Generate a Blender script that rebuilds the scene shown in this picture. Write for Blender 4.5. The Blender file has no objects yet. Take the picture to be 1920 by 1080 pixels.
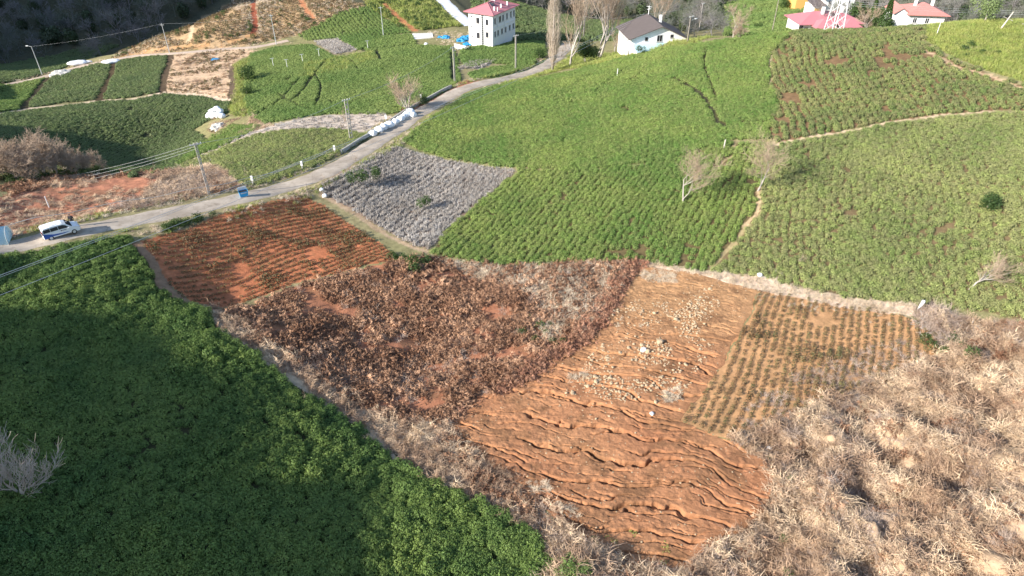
import bpy, bmesh, math, random
import numpy as np
from mathutils import Vector, Matrix, Euler
R = math.radians
S = bpy.context.scene
col = S.collection
rng = np.random.default_rng(7)
random.seed(7)

# ------------------------------------------------------------------ camera
CAMZ, PITCH, FPX = 48.0, R(35.0), 1297.0
cd = bpy.data.cameras.new('camera'); cd.sensor_width = 36.0; cd.lens = 36.0 * FPX / 1920.0
cd.clip_start = 0.5; cd.clip_end = 3000
cam = bpy.data.objects.new('camera', cd); col.objects.link(cam)
cam.location = (0, 0, CAMZ); cam.rotation_euler = (R(90) - PITCH, 0, 0)
S.camera = cam
# ------------------------------------------------------------------ light
SUN_AZ, SUN_EL = R(30.0), R(27.0)     # shadows run towards (cos az, sin az)
SD = np.array([-math.cos(SUN_AZ) * math.cos(SUN_EL), -math.sin(SUN_AZ) * math.cos(SUN_EL), math.sin(SUN_EL)])  # to the sun
W = bpy.data.worlds.new('World'); S.world = W; W.use_nodes = True
wn = W.node_tree.nodes; wl = W.node_tree.links
bg = wn['Background']; sky = wn.new('ShaderNodeTexSky'); sky.sky_type = 'NISHITA'; sky.sun_disc = False
sky.sun_elevation = SUN_EL
sky.sun_rotation = math.atan2(SD[0], SD[1])
sky.altitude = 300; sky.air_density = 1.0; sky.dust_density = 0.8
wl.new(sky.outputs[0], bg.inputs[0]); bg.inputs[1].default_value = 0.135
sl = bpy.data.lights.new('sun', 'SUN'); sl.energy = 5.0; sl.angle = R(0.5); sl.color = (1.0, 0.93, 0.82)
so = bpy.data.objects.new('sun', sl); col.objects.link(so)
so.rotation_euler = Vector((-SD[0], -SD[1], -SD[2])).to_track_quat('-Z', 'Y').to_euler()
S.view_settings.view_transform = 'Standard'; S.view_settings.look = 'None'
S.view_settings.exposure = 1.0; S.view_settings.gamma = 1.0
S.render.engine = 'CYCLES'
S.cycles.max_bounces = 5; S.cycles.diffuse_bounces = 3; S.cycles.transparent_max_bounces = 6

# ------------------------------------------------------------------ maths
def ray(px, py):
    u = (px - 960.0) / FPX; v = (540.0 - py) / FPX
    c, s = math.cos(PITCH), math.sin(PITCH)
    return np.array([u, c + v * s, -s + v * c])
def vnoise(x, y, seed=0):
    x = np.asarray(x, float) + seed * 17.31; y = np.asarray(y, float) - seed * 9.73
    xi = np.floor(x).astype(np.int64); yi = np.floor(y).astype(np.int64)
    fx = x - xi; fy = y - yi
    def h(a, b):
        n = (a * 374761393 + b * 668265263 + seed * 1442695) & 0xffffffff
        n = ((n ^ (n >> 13)) * 1274126177) & 0xffffffff
        n = n ^ (n >> 16)
        return (n & 0xffff) / 65535.0
    ux = fx * fx * (3 - 2 * fx); uy = fy * fy * (3 - 2 * fy)
    a = h(xi, yi) * (1 - ux) + h(xi + 1, yi) * ux
    b = h(xi, yi + 1) * (1 - ux) + h(xi + 1, yi + 1) * ux
    return (a * (1 - uy) + b * uy) * 2 - 1
def fbm(x, y, sc, oct=3, seed=0, gain=.5):
    s = 0; a = 1; t = 0
    for k in range(oct):
        s = s + a * vnoise(np.asarray(x) / sc, np.asarray(y) / sc, seed + k * 3); t += a; a *= gain; sc = sc * .5
    return s / t
# pixel, height: the lie of the land as read off the photograph
CP = [
 (0,480,7),(115,440,6.3),(250,415,5.2),(450,372,3.6),(600,335,2),(700,275,.2),(780,225,-1.4),(870,172,-3),(960,149,-5),(1020,128,-7),(1060,95,-9.5),
 (260,455,5.4),(0,650,7.4),(0,850,7.8),(0,1080,7.6),(300,800,5.6),(300,1080,6),(600,1080,3.6),(500,680,3.2),(400,580,3.0),(150,560,6.2),(300,620,4.9),
 (560,375,1.8),(740,482,-.3),(410,577,1.4),(560,470,1.0),
 (640,560,-.2),(700,600,-.6),(700,760,.2),(900,600,-1.2),(900,720,-.7),(1050,560,-1),
 (1150,650,.3),(1300,850,1.6),(1100,900,1.),(1200,1040,1.6),(960,840,.4),(1300,640,.6),(1400,560,.6),(1000,1060,2.),
 (960,497,-1.0),(1200,488,-.6),(1430,522,.4),(1700,577,1.6),(1920,600,3.),(1600,700,1.4),(1850,760,3.),(1900,1080,5),(1500,1080,2.8),(1600,900,2.6),
 (810,470,-.6),(700,400,.2),(800,320,-.4),(940,320,.2),
 (960,300,.8),(960,200,-1),(960,158,-3.2),(850,200,-2.4),
 (1180,400,1.6),(1180,300,2.8),(1180,200,3.0),(1180,115,1),(1180,100,-2.5),
 (1500,400,3.6),(1500,265,6),(1500,150,8),(1500,62,9),(1350,80,6.3),(1350,200,5.4),
 (1850,400,6),(1850,210,9),(1850,100,11),(1850,42,12),(2100,300,10),(2100,60,14),(2200,700,8),
 (40,345,4.5),(150,335,3.2),(250,328,2.6),(250,355,4),(100,400,5.2),(420,330,1.6),(330,325,1.9),(280,328,1.4),
 (250,305,-9),(250,270,-10),(300,230,-9.5),(200,230,-8),(250,192,-9.),(60,250,-4),(60,205,-8.5),
 (380,290,-6.0),(460,262,-3.5),(390,312,-.5),(500,300,1.0),(560,250,-1.),(640,262,-.6),(560,222,-3.2),(650,218,-2.4),(720,212,-1.8),
 (430,200,-7.8),(405,225,-7.6),(350,250,-10),
 (420,120,-11),(310,140,-11),(100,180,-12),(0,190,-13),(210,115,-15),(75,142,-18),(0,165,-16),
 (560,180,-5),(560,100,-9.3),(480,150,-8),(680,180,-4),(760,190,-3),(760,120,-6),(850,110,-6.5),(700,75,-9.5),(800,70,-9),
 (500,82,-12),(420,90,-12.5),(320,100,-13.3),(260,100,-15),(500,50,-11),(400,60,-10),(400,32,-9.4),(300,72,-12.2),(560,20,-8.5),(450,12,-9.5),(330,75,-12.5),(700,20,-9.),(640,40,-10),
 (900,85,-8),(960,70,-9),(1000,90,-8.),(860,45,-10.5),(830,3,-11),
 (920,25,-13),(1000,20,-20),(1170,20,-31),(1100,45,-24),
 (1250,50,-18),(1300,55,-14),(1300,15,-24),(1400,62,-6.5),(1450,30,-12),(1400,10,-16),(1500,18,-13),(1580,20,-13),(1300,75,1.),
 (1850,12,-16),(1700,5,-18),(1900,20,-13),
 (100,130,-21),(200,105,-22),(0,140,-19),
 (0,116,-29),(120,100,-29),(0,50,-24),(100,60,-26),(200,60,-25),(100,0,-18),(300,0,-20),(0,0,-17),
]
CW = []   # extra world points: (px column, forward distance D, z)
def wpt(px, D, z):
    # point on the vertical plane through the column px with axis distance D
    u = (px - 960.0) / FPX
    y = (D - (CAMZ - z) * math.sin(PITCH)) / math.cos(PITCH)
    return (u * D, y, z)
P = []
for px, py, z in CP:
    r = ray(px, py); D = (CAMZ - z) / -r[2]
    P.append((r[0] * D, r[1] * D, z))
for px, D, z in [(1500,168,1.),(1500,185,-2.5),(1650,168,1.5),(1650,190,-3),(1850,160,5),(1850,180,-4),(2100,170,3),(1320,172,-2),(1280,185,-4),(1200,185,-7),
                 (250,118,-5),(150,118,-3),(320,118,-5.5),
                 (300,245,-26),(400,262,-26),(200,255,-29),(450,278,-23),
                 (0,330,25),(200,340,25),(450,350,10),(700,340,5),(900,360,-10),(1100,400,-20),(1300,360,-10),(1500,330,-5),(1800,330,0),(2100,330,0),
                 (-300,300,20),(-100,420,80),(300,440,90),(700,450,75),(1000,520,60),(1400,470,60),(1800,440,60),(2200,420,60),
                 (-300,150,2),(-300,90,9),(-500,60,16),(2500,60,10),(2500,120,16),(960,40,2.5),(400,36,6),(1500,38,4.5)]:
    P.append(wpt(px, D, z))
P += [(-40,0,14),(-10,0,5),(40,0,7),(80,20,11),(-60,25,12),(-30,-40,12),(30,-40,8),(-200,0,20),(-260,160,10),(-400,100,20),(-160,-100,20),(150,-80,20),(0,-150,20),
      (250,100,15),(300,250,10),(-330,330,20),(0,650,120),(-350,600,130),(400,600,120),(400,-100,20),(-120,-20,18),(-120,60,14),(-130,110,3)]
P = np.array(P)
RCX, RCY, RCS = 0., 120., 100.
def _phi(r2): return 0.5 * r2 * np.log(r2 + 1e-12)
RX = (P[:, 0] - RCX) / RCS; RY = (P[:, 1] - RCY) / RCS; RN = len(P)
K = _phi((RX[:, None] - RX) ** 2 + (RY[:, None] - RY) ** 2) + np.eye(RN) * 2e-5
A = np.zeros((RN + 3, RN + 3)); A[:RN, :RN] = K; A[:RN, RN] = 1; A[:RN, RN + 1] = RX; A[:RN, RN + 2] = RY; A[RN:, :RN] = A[:RN, RN:].T
Wt = np.linalg.solve(A, np.concatenate([P[:, 2], [0, 0, 0]]))
def H0(x, y):
    x = np.asarray(x, float); y = np.asarray(y, float); sh = np.broadcast(x, y).shape
    xx = ((x - RCX) / RCS).ravel(); yy = ((y - RCY) / RCS).ravel(); out = np.empty(xx.shape)
    for i in range(0, len(xx), 40000):
        a = xx[i:i + 40000]; b = yy[i:i + 40000]
        out[i:i + 40000] = _phi((a[:, None] - RX) ** 2 + (b[:, None] - RY) ** 2) @ Wt[:RN] + Wt[RN] + Wt[RN + 1] * a + Wt[RN + 2] * b
    return out.reshape(sh)
TT = 30 * 1.0065 ** np.arange(0, 460)      # axis distances 30..590
_cache = {}
def hits(pts):
    """first points of the ground seen at these pixels of the 1920 x 1080 photograph"""
    pts = [tuple(p) for p in pts]
    new = [p for p in dict.fromkeys(pts) if p not in _cache]
    if new:
        rr = np.array([ray(*p) for p in new])
        def f(t): return CAMZ + rr[:, 2, None] * t - H0(rr[:, 0, None] * t, rr[:, 1, None] * t)
        F = f(TT[None, :].repeat(len(new), 0))
        below = F <= 0; k = np.where(below.any(1), below.argmax(1), len(TT) - 1); k = np.maximum(k, 1)
        i = np.arange(len(new)); t0, t1, f0, f1 = TT[k - 1], TT[k], F[i, k - 1], F[i, k]
        t = t0 + (t1 - t0) * np.clip(f0 / (f0 - f1 + 1e-9), 0, 1)
        for p, r, tt in zip(new, rr, t): _cache[p] = r * tt + np.array([0, 0, CAMZ])
    return np.array([_cache[p] for p in pts])
def hit(px, py): return hits([(px, py)])[0]
def inside(poly, x, y):
    x = np.asarray(x); y = np.asarray(y); c = np.zeros(x.shape, bool)
    px, py = poly[:, 0], poly[:, 1]; j = len(poly) - 1
    for i in range(len(poly)):
        if py[i] != py[j]:
            t = ((py[i] > y) != (py[j] > y)) & (x < (px[j] - px[i]) * (y - py[i]) / (py[j] - py[i]) + px[i])
            c ^= t
        j = i
    return c
def dist_line(line, x, y, closed=False):
    d = np.full(np.shape(x), 1e9); m = len(line)
    for i in range(m if closed else m - 1):
        a = line[i]; b = line[(i + 1) % m]; vx, vy = b[0] - a[0], b[1] - a[1]; L = vx * vx + vy * vy + 1e-9
        t = np.clip(((x - a[0]) * vx + (y - a[1]) * vy) / L, 0, 1)
        d = np.minimum(d, (x - a[0] - t * vx) ** 2 + (y - a[1] - t * vy) ** 2)
    return np.sqrt(d)
# ------------------------------------------------------------------ helpers for things
def tag(o, label=None, cat=None, group=None, kind=None):
    if label: o['label'] = label
    if cat: o['category'] = cat
    if group: o['group'] = group
    if kind: o['kind'] = kind
    return o
def empty(name, loc=(0, 0, 0), rz=0, label=None, cat=None, group=None, s=1.0):
    o = bpy.data.objects.new(name, None); col.objects.link(o); o.location = loc; o.rotation_euler = (0, 0, rz); o.scale = (s, s, s)
    return tag(o, label, cat, group)
def link(name, me, parent=None, loc=None, rz=None):
    o = bpy.data.objects.new(name, me); col.objects.link(o)
    if parent: o.parent = parent
    if loc is not None: o.location = loc
    if rz is not None: o.rotation_euler = (0, 0, rz)
    return o
def mesh_np(name, v, f, mats=(), smooth=False):
    me = bpy.data.meshes.new(name); v = np.asarray(v, np.float32); f = np.asarray(f, np.int32)
    k = f.shape[1]
    me.vertices.add(len(v)); me.vertices.foreach_set('co', v.ravel())
    me.loops.add(f.size); me.loops.foreach_set('vertex_index', f.ravel())
    me.polygons.add(len(f)); me.polygons.foreach_set('loop_start', np.arange(0, f.size, k, dtype=np.int32))
    me.polygons.foreach_set('loop_total', np.full(len(f), k, np.int32))
    if smooth: me.polygons.foreach_set('use_smooth', np.ones(len(f), bool))
    me.update(calc_edges=True)
    for m in mats: me.materials.append(m)
    return me
def set_col(me, c, name='tint'):
    a = me.color_attributes.new(name, 'FLOAT_COLOR', 'POINT')
    c = np.concatenate([c, np.ones((len(c), 1))], 1).astype(np.float32); a.data.foreach_set('color', c.ravel())
class MB:
    """collects boxes, tubes and sheets for one mesh"""
    def __init__(s): s.v = []; s.f = []; s.m = []
    def add(s, v, f, mi=0):
        n = len(s.v); s.v += [tuple(p) for p in v]; s.f += [tuple(i + n for i in q) for q in f]; s.m += [mi] * len(f); return s
    def box(s, x0, x1, y0, y1, z0, z1, mi=0, M=None):
        v = [(x, y, z) for z in (z0, z1) for x, y in ((x0, y0), (x1, y0), (x1, y1), (x0, y1))]
        if M is not None: v = [tuple(M @ Vector(p)) for p in v]
        return s.add(v, [(3, 2, 1, 0), (4, 5, 6, 7), (0, 1, 5, 4), (1, 2, 6, 5), (2, 3, 7, 6), (3, 0, 4, 7)], mi)
    def tube(s, pts, rad, n=5, mi=0, cap=True):
        pts = [Vector(p) for p in pts]; m = len(pts)
        rad = [rad] * m if isinstance(rad, (int, float)) else rad
        ref = Vector((0, 0, 1)); V = []
        for i, p in enumerate(pts):
            d = (pts[min(i + 1, m - 1)] - pts[max(i - 1, 0)]); d = d.normalized() if d.length > 1e-9 else Vector((0, 0, 1))
            a = d.cross(ref)
            if a.length < .15: a = d.cross(Vector((1, 0, 0)))
            a.normalize(); b = d.cross(a)
            V += [p + (a * math.cos(2 * math.pi * k / n) + b * math.sin(2 * math.pi * k / n)) * rad[i] for k in range(n)]
        F = [(i * n + k, i * n + (k + 1) % n, (i + 1) * n + (k + 1) % n, (i + 1) * n + k) for i in range(m - 1) for k in range(n)]
        if cap: F += [tuple(range(n - 1, -1, -1)), tuple((m - 1) * n + k for k in range(n))]
        return s.add(V, F, mi)
    def mesh(s, name, mats, smooth=False):
        me = bpy.data.meshes.new(name); me.from_pydata(s.v, [], s.f)
        for m in (mats if isinstance(mats, (list, tuple)) else [mats]): me.materials.append(m)
        me.polygons.foreach_set('material_index', s.m)
        if smooth: me.polygons.foreach_set('use_smooth', [True] * len(s.f))
        me.update(); return me
    def build(s, name, mats, parent=None, loc=None, rz=None, smooth=False):
        return link(name, s.mesh(name, mats, smooth), parent, loc, rz)
# ------------------------------------------------------------------ materials
def nt_new(name):
    m = bpy.data.materials.new(name); m.use_nodes = True; t = m.node_tree
    return m, t, t.nodes['Principled BSDF'], t.nodes, t.links
def mixc(N, L, a, b, fac, mode='MIX'):
    x = N.new('ShaderNodeMix'); x.data_type = 'RGBA'; x.blend_type = mode
    for i, v in ((0, fac), (6, a), (7, b)):
        if hasattr(v, 'is_linked') or isinstance(v, bpy.types.NodeSocket): L.new(v, x.inputs[i])
        else: x.inputs[i].default_value = v if i == 0 else (*v, 1)
    return x.outputs[2]
def noise(N, L, sc, det=3, vec=None, rough=.55, lo=None, hi=None):
    n = N.new('ShaderNodeTexNoise'); n.inputs['Scale'].default_value = sc; n.inputs['Detail'].default_value = det; n.inputs['Roughness'].default_value = rough
    if vec is not None: L.new(vec, n.inputs['Vector'])
    if lo is None: return n.outputs[0]
    r = N.new('ShaderNodeMapRange'); r.inputs[1].default_value = lo; r.inputs[2].default_value = hi; L.new(n.outputs[0], r.inputs[0]); return r.outputs[0]
def pos(N): return N.new('ShaderNodeNewGeometry').outputs['Position']
def mat_plain(name, c, rough=.7, metal=0, var=.12, sc=3.0, bump=0, spec=.3):
    m, t, b, N, L = nt_new(name); g = N.new('ShaderNodeTexCoord').outputs['Object']
    f = noise(N, L, sc, 4, g)
    L.new(mixc(N, L, tuple(x * (1 - var) for x in c), tuple(min(1, x * (1 + var)) for x in c), f), b.inputs['Base Color'])
    b.inputs['Roughness'].default_value = rough; b.inputs['Metallic'].default_value = metal; b.inputs['Specular IOR Level'].default_value = spec
    if bump:
        q = N.new('ShaderNodeBump'); q.inputs['Strength'].default_value = bump; q.inputs['Distance'].default_value = .03
        L.new(noise(N, L, sc * 6, 4, g), q.inputs['Height']); L.new(q.outputs[0], b.inputs['Normal'])
    return m
def mat_leaf(name, dark, light, alt, altmix=.25, big=.12, trans=.25, rough=.55, lo=.36, hi=.64):
    """leaves: per plant and per place variation of one species' colour"""
    m, t, b, N, L = nt_new(name); p = pos(N)
    oi = N.new('ShaderNodeObjectInfo').outputs['Random']
    f1 = noise(N, L, big, 3, p, .6, lo, hi); f2 = noise(N, L, 5.0, 2, p, .5, .3, .7)
    c = mixc(N, L, dark, light, f1)
    c = mixc(N, L, c, tuple(x * .7 for x in dark), f2) if False else c
    mr = N.new('ShaderNodeMapRange'); L.new(oi, mr.inputs[0]); mr.inputs[3].default_value = 0.0; mr.inputs[4].default_value = altmix * 2
    c = mixc(N, L, c, alt, mr.outputs[0])
    hs = N.new('ShaderNodeHueSaturation'); L.new(c, hs.inputs['Color'])
    mv = N.new('ShaderNodeMapRange'); L.new(f2, mv.inputs[0]); mv.inputs[3].default_value = .72; mv.inputs[4].default_value = 1.3; L.new(mv.outputs[0], hs.inputs['Value'])
    L.new(hs.outputs[0], b.inputs['Base Color']); b.inputs['Roughness'].default_value = rough; b.inputs['Specular IOR Level'].default_value = .3
    if trans:
        tr = N.new('ShaderNodeBsdfTranslucent'); L.new(hs.outputs[0], tr.inputs['Color']); ms = N.new('ShaderNodeMixShader'); ms.inputs[0].default_value = trans
        L.new(b.outputs[0], ms.inputs[1]); L.new(tr.outputs[0], ms.inputs[2]); L.new(ms.outputs[0], N['Material Output'].inputs['Surface'])
    return m
def mat_ground(name, fine=9.0, bump=.6, spread=.35, stain=(.22, .1, .05), stainmix=.35):
    """reads the soil colour of each vertex, adds grain, clods and stains"""
    m, t, b, N, L = nt_new(name); p = pos(N)
    a = N.new('ShaderNodeAttribute'); a.attribute_name = 'tint'
    hs = N.new('ShaderNodeHueSaturation'); f = noise(N, L, 1.3, 6, p, .65, .3, .7)
    mv = N.new('ShaderNodeMapRange'); L.new(f, mv.inputs[0]); mv.inputs[3].default_value = 1 - spread; mv.inputs[4].default_value = 1 + spread; L.new(mv.outputs[0], hs.inputs['Value'])
    st = noise(N, L, .35, 5, p, .6, .52, .62); mm = N.new('ShaderNodeMath'); mm.operation = 'MULTIPLY'; L.new(st, mm.inputs[0]); mm.inputs[1].default_value = stainmix
    L.new(mixc(N, L, a.outputs['Color'], stain, mm.outputs[0], 'MIX'), hs.inputs['Color'])
    L.new(hs.outputs[0], b.inputs['Base Color']); b.inputs['Roughness'].default_value = .95; b.inputs['Specular IOR Level'].default_value = .1
    q = N.new('ShaderNodeBump'); q.inputs['Strength'].default_value = bump; q.inputs['Distance'].default_value = .12
    L.new(noise(N, L, fine, 6, p, .7), q.inputs['Height']); L.new(q.outputs[0], b.inputs['Normal'])
    return m
M = {}
M['ground'] = mat_ground('ground_soil', 5, .5, .3, (.12, .10, .05), .3)
M['slide'] = mat_ground('slide_soil', 9, .8, .30, (.22, .115, .06), .75)
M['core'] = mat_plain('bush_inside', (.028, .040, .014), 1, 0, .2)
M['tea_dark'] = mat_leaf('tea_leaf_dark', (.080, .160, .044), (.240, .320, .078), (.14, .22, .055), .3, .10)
M['tea_bright'] = mat_leaf('tea_leaf_bright', (.175, .300, .070), (.305, .395, .105), (.29, .28, .12), .22, .08)
M['tea_vivid'] = mat_leaf('tea_leaf_vivid', (.170, .275, .075), (.290, .370, .115), (.24, .30, .10), .2, .06)
M['tea_olive'] = mat_leaf('tea_leaf_olive', (.235, .310, .095), (.370, .420, .145), (.30, .27, .15), .3, .09)
M['tea_rows'] = mat_leaf('tea_leaf_row', (.195, .275, .085), (.320, .370, .125), (.30, .24, .14), .30, .12)
M['tea_dull'] = mat_leaf('tea_leaf_dull', (.155, .225, .085), (.235, .300, .110), (.17, .19, .10), .30, .08)
M['grass'] = mat_leaf('grass_blade', (.22, .31, .07), (.38, .44, .11), (.42, .38, .16), .3, .25, .3)
M['bracken'] = mat_leaf('dead_bracken', (.28, .145, .085), (.62, .39, .25), (.17, .09, .055), .4, .22, .15, .9)
M['rust'] = mat_leaf('rust_bracken', (.33, .165, .105), (.50, .29, .19), (.24, .11, .07), .3, .5, .15, .9)
M['straw'] = mat_leaf('straw', (.43, .30, .20), (.80, .64, .45), (.36, .24, .17), .4, .22, .2, .8, .42, .58)
M['pale_straw'] = mat_leaf('pale_straw', (0.620, 0.500, 0.360), (0.800, 0.700, 0.550), (0.500, 0.400, 0.300), .3, .3, .2, .8)
M['twig'] = mat_leaf('dead_twig', (.38, .29, .235), (.58, .47, .39), (.27, .20, .16), .35, .4, 0, .9)
M['pruned'] = mat_leaf('pruned_twig', (0.340, 0.315, 0.293), (0.510, 0.480, 0.451), (0.357, 0.306, 0.255), .3, .12, 0, .9)
M['seedling'] = mat_leaf('seedling_leaf', (.100, .105, .045), (.19, .17, .075), (.22, .13, .07), .45, .2, .2)
M['evergreen'] = mat_leaf('evergreen_leaf', (.045, .085, .022), (.085, .14, .035), (.05, .09, .03), .2, .5)
M['wood_far'] = mat_leaf('bare_wood', (.17, .165, .175), (.30, .26, .25), (.10, .13, .07), .4, .03, 0, .9)
M['bark'] = mat_plain('pale_bark', (.42, .38, .34), .9, 0, .35, 6)
M['bark_grey'] = mat_plain('grey_bark', (.30, .26, .225), .9, 0, .35, 6)
M['twigs_pink'] = mat_plain('fine_twigs', (.40, .30, .22), .9, 0, .3, 4)
M['stone'] = mat_plain('limestone', (.43, .325, .21), .9, 0, .5, 2.5, .5)
M['white'] = mat_plain('white_paint', (.80, .80, .79), .7, 0, .04, 1.5)
M['bag'] = mat_plain('white_sacking', (.80, .82, .85), .6, 0, .08, 2.0, .5)
M['concrete'] = mat_plain('concrete', (.42, .40, .37), .9, 0, .22, 1.2, .5)
M['pole'] = mat_plain('pole_concrete', (.52, .47, .42), .9, 0, .2, 2)
M['steel'] = mat_plain('galvanised_steel', (.60, .62, .63), .45, .35, .1)
M['wire'] = mat_plain('wire', (.55, .56, .56), .5, .3, .05)
M['blue'] = mat_plain('blue_paint', (.03, .30, .62), .5, 0, .1)
M['tarp'] = mat_plain('blue_tarpaulin', (.03, .24, .48), .5, 0, .25, 2, .5)
M['dark'] = mat_plain('dark_opening', (.02, .02, .025), .3, 0, .2)
M['glass'] = mat_plain('window_glass', (.025, .03, .04), .12, 0, .1, 1, 0, .6)
M['roof_red'] = mat_plain('red_roof_metal', (.46, .18, .20), .55, 0, .08, .6)
M['roof_tile'] = mat_plain('pale_red_roof', (.50, .22, .19), .6, 0, .12, .8)
M['roof_grey'] = mat_plain('grey_brown_roof', (.12, .10, .095), .8, 0, .2, .8)
M['rubber'] = mat_plain('rubber', (.02, .02, .02), .7, 0, .1)
# ------------------------------------------------------------------ zones (outlines in photograph pixels, brought onto the ground)
def Z(s): return [tuple(float(a) for a in p.split(',')) for p in s.split()]
ZP = dict(
 teaA=Z('-260,505 -60,492 0,482 60,470 120,459 180,449 235,446 258,470 280,498 305,533 345,562 392,590 430,626 470,660 530,700 590,738 650,778 700,812 740,850 768,882 812,905 850,912 905,938 950,962 1000,1000 1012,1045 1060,1060 1100,1090 1115,1160 700,1200 200,1200 -300,1200'),
 teaB1=Z('757,266 800,228 870,180 930,163 1000,150 1100,127 1160,112 1280,88 1400,72 1484,62 1446,100 1440,140 1455,200 1437,258 1360,262 1250,300 1100,318 975,314 900,306 850,298 800,283'),
 teaB5=Z('978,318 1100,322 1250,305 1360,267 1430,272 1425,400 1392,430 1330,505 1300,504 1200,486 1180,487 1120,488 1050,490 940,497 870,485 812,474 833,441 903,377'),
 teaB3=Z('1434,275 1560,258 1680,232 1790,220 1870,214 2060,214 2160,400 2160,625 1985,612 1920,598 1850,583 1720,566 1600,556 1500,541 1430,516 1336,506 1396,432 1430,402'),
 teaB2=Z('1488,62 1560,58 1650,54 1722,50 1730,78 1760,100 1800,118 1850,138 1920,160 2100,200 2060,206 1870,206 1790,212 1680,224 1560,248 1460,266 1440,255 1458,200 1445,140 1450,102'),
 teaB4=Z('1727,50 1800,42 1920,38 2200,30 2200,200 2080,192 1920,153 1850,130 1800,110 1765,95 1736,75'),
 pruned=Z('600,350 650,318 742,277 800,292 850,305 900,313 966,320 900,377 830,441 803,470 760,452 700,418 650,388 604,366'),
 redfield=Z('262,452 330,434 400,412 480,390 572,369 616,392 690,442 748,484 650,508 540,535 412,576 350,562 312,530 282,492'),
 bracken=Z('414,580 540,540 650,514 748,488 812,480 870,492 940,502 1050,496 1188,492 1170,524 1128,600 1088,640 1004,690 980,720 930,735 870,770 840,796 760,792 700,774 640,744 560,694 480,642 425,602'),
 slide=Z('1192,496 1300,512 1420,545 1400,600 1340,705 1272,790 1372,828 1452,882 1432,962 1335,1022 1290,1075 1190,1060 1100,1024 1012,944 900,862 832,806 900,742 988,708 1004,692 1090,642 1132,604 1172,530'),
 young=Z('1424,546 1560,570 1700,592 1790,640 1690,706 1500,766 1380,830 1272,788 1342,704 1402,604'),
 straw=Z('1376,828 1500,764 1700,700 1795,645 1710,586 1850,597 1920,608 2160,640 2250,1300 950,1300 1020,1080 1040,1050 1012,1000 1010,948 1100,1024 1190,1062 1290,1076 1335,1022 1432,962 1452,882'),
 strip=Z('395,578 425,590 480,638 560,690 640,740 700,772 760,792 832,800 900,862 1010,944 1060,1000 1110,1030 1150,1100 1060,1100 1012,1000 950,962 905,938 850,912 768,882 740,850 650,778 590,738 530,700 430,626 392,590'),
 border=Z('1188,489 1300,505 1430,519 1500,543 1600,558 1720,570 1720,592 1600,580 1500,562 1420,545 1300,520 1192,506'),
 dirt=Z('-150,470 0,447 130,416 300,384 452,354 440,335 398,312 330,322 240,326 160,332 60,350 0,372 -150,400'),
 teaK1a=Z('0,166 60,152 92,143 60,175 42,203 0,210 -80,218 -80,180'),
 teaK1b=Z('98,143 150,129 214,116 200,150 184,187 120,193 50,202 66,178'),
 teaK1c=Z('219,115 300,103 320,106 308,140 304,172 250,182 188,187 206,148'),
 terrace=Z('306,174 312,140 322,104 380,92 440,88 490,96 450,110 440,130 432,188 380,178'),
 teaK3=Z('-40,222 60,208 120,200 190,192 260,188 300,178 380,182 430,194 424,214 385,230 360,246 385,262 370,278 330,305 250,332 150,326 60,300 -40,300'),
 teaK5=Z('300,322 330,298 360,282 400,256 430,236 490,236 470,248 430,268 380,288'),
 teaK4=Z('286,327 330,312 390,292 480,254 560,245 640,244 692,256 690,264 650,284 600,307 540,330 475,352 452,345 436,328 400,308'),
 teaK6=Z('472,100 520,88 580,84 612,100 630,110 700,98 770,86 845,88 855,110 862,150 840,172 800,192 745,212 700,214 620,213 560,222 500,232 470,214 458,180'),
 olive=Z('575,120 640,108 700,98 712,112 650,130 560,150'),
 patch=Z('590,78 632,74 668,94 628,103'),
 teaK9=Z('636,72 770,66 780,84 700,96 675,94'),
 teaK7=Z('560,66 640,24 690,12 770,62 640,72 580,76'),
 upper=Z('206,112 306,66 436,6 440,-40 640,-40 640,0 690,10 640,24 560,66 540,70 480,82 420,90 330,97 250,106'),
 upper2=Z('640,-40 830,-20 850,20 872,48 800,56 772,60 690,12'),
 teaK10=Z('868,92 900,88 960,80 1012,64 1024,104 975,122 920,118 878,128 862,110'),
 teaK11=Z('900,132 960,122 1020,112 1026,116 985,133 930,148 895,150 880,140'),
 greypatch=Z('858,130 880,116 935,113 900,128'),
 farfield=Z('-150,170 0,158 60,148 128,126 180,105 205,92 226,86 150,92 60,112 0,124 -150,140'),
 bankred=Z('745,212 800,192 840,172 868,156 900,153 870,166 800,205 770,212'),
 track=Z('430,262 500,238 560,224 620,215 720,211 735,222 700,236 690,250 640,242 560,243 480,252 380,290 300,325 280,327'),
)
names = list(ZP); allp = [p for k in names for p in ZP[k]]; hits(allp)
ZW = {k: hits(ZP[k])[:, :2] for k in names}
# ways and gaps
def smooth_line(pts, n=12):
    p = np.array(pts, float); p = np.vstack([2 * p[0] - p[1], p, 2 * p[-1] - p[-2]]); out = []
    for i in range(1, len(p) - 2):
        for t in np.linspace(0, 1, n, endpoint=False):
            out.append(.5 * ((2 * p[i]) + (-p[i - 1] + p[i + 1]) * t + (2 * p[i - 1] - 5 * p[i] + 4 * p[i + 1] - p[i + 2]) * t * t + (-p[i - 1] + 3 * p[i] - 3 * p[i + 1] + p[i + 2]) * t ** 3))
    out.append(p[-2]); return np.array(out)
WAYS = dict(
 road=(Z('-200,496 0,468 115,440 250,413 350,394 450,372 530,352 600,328 660,296 700,270 740,245 780,216 825,190 866,168 910,155 960,145 1005,132 1030,118 1052,100 1064,82'), 2.35),
 lane=(Z('-120,172 0,160 75,146 150,125 215,112 262,104 330,100 420,92 480,88 540,76'), 1.5),
 hill_lane=(Z('1425,50 1460,42 1490,32 1512,24 1535,16'), 1.7),
 haul=(Z('815,-14 838,8 858,28 884,48'), 3.0),
)
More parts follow.
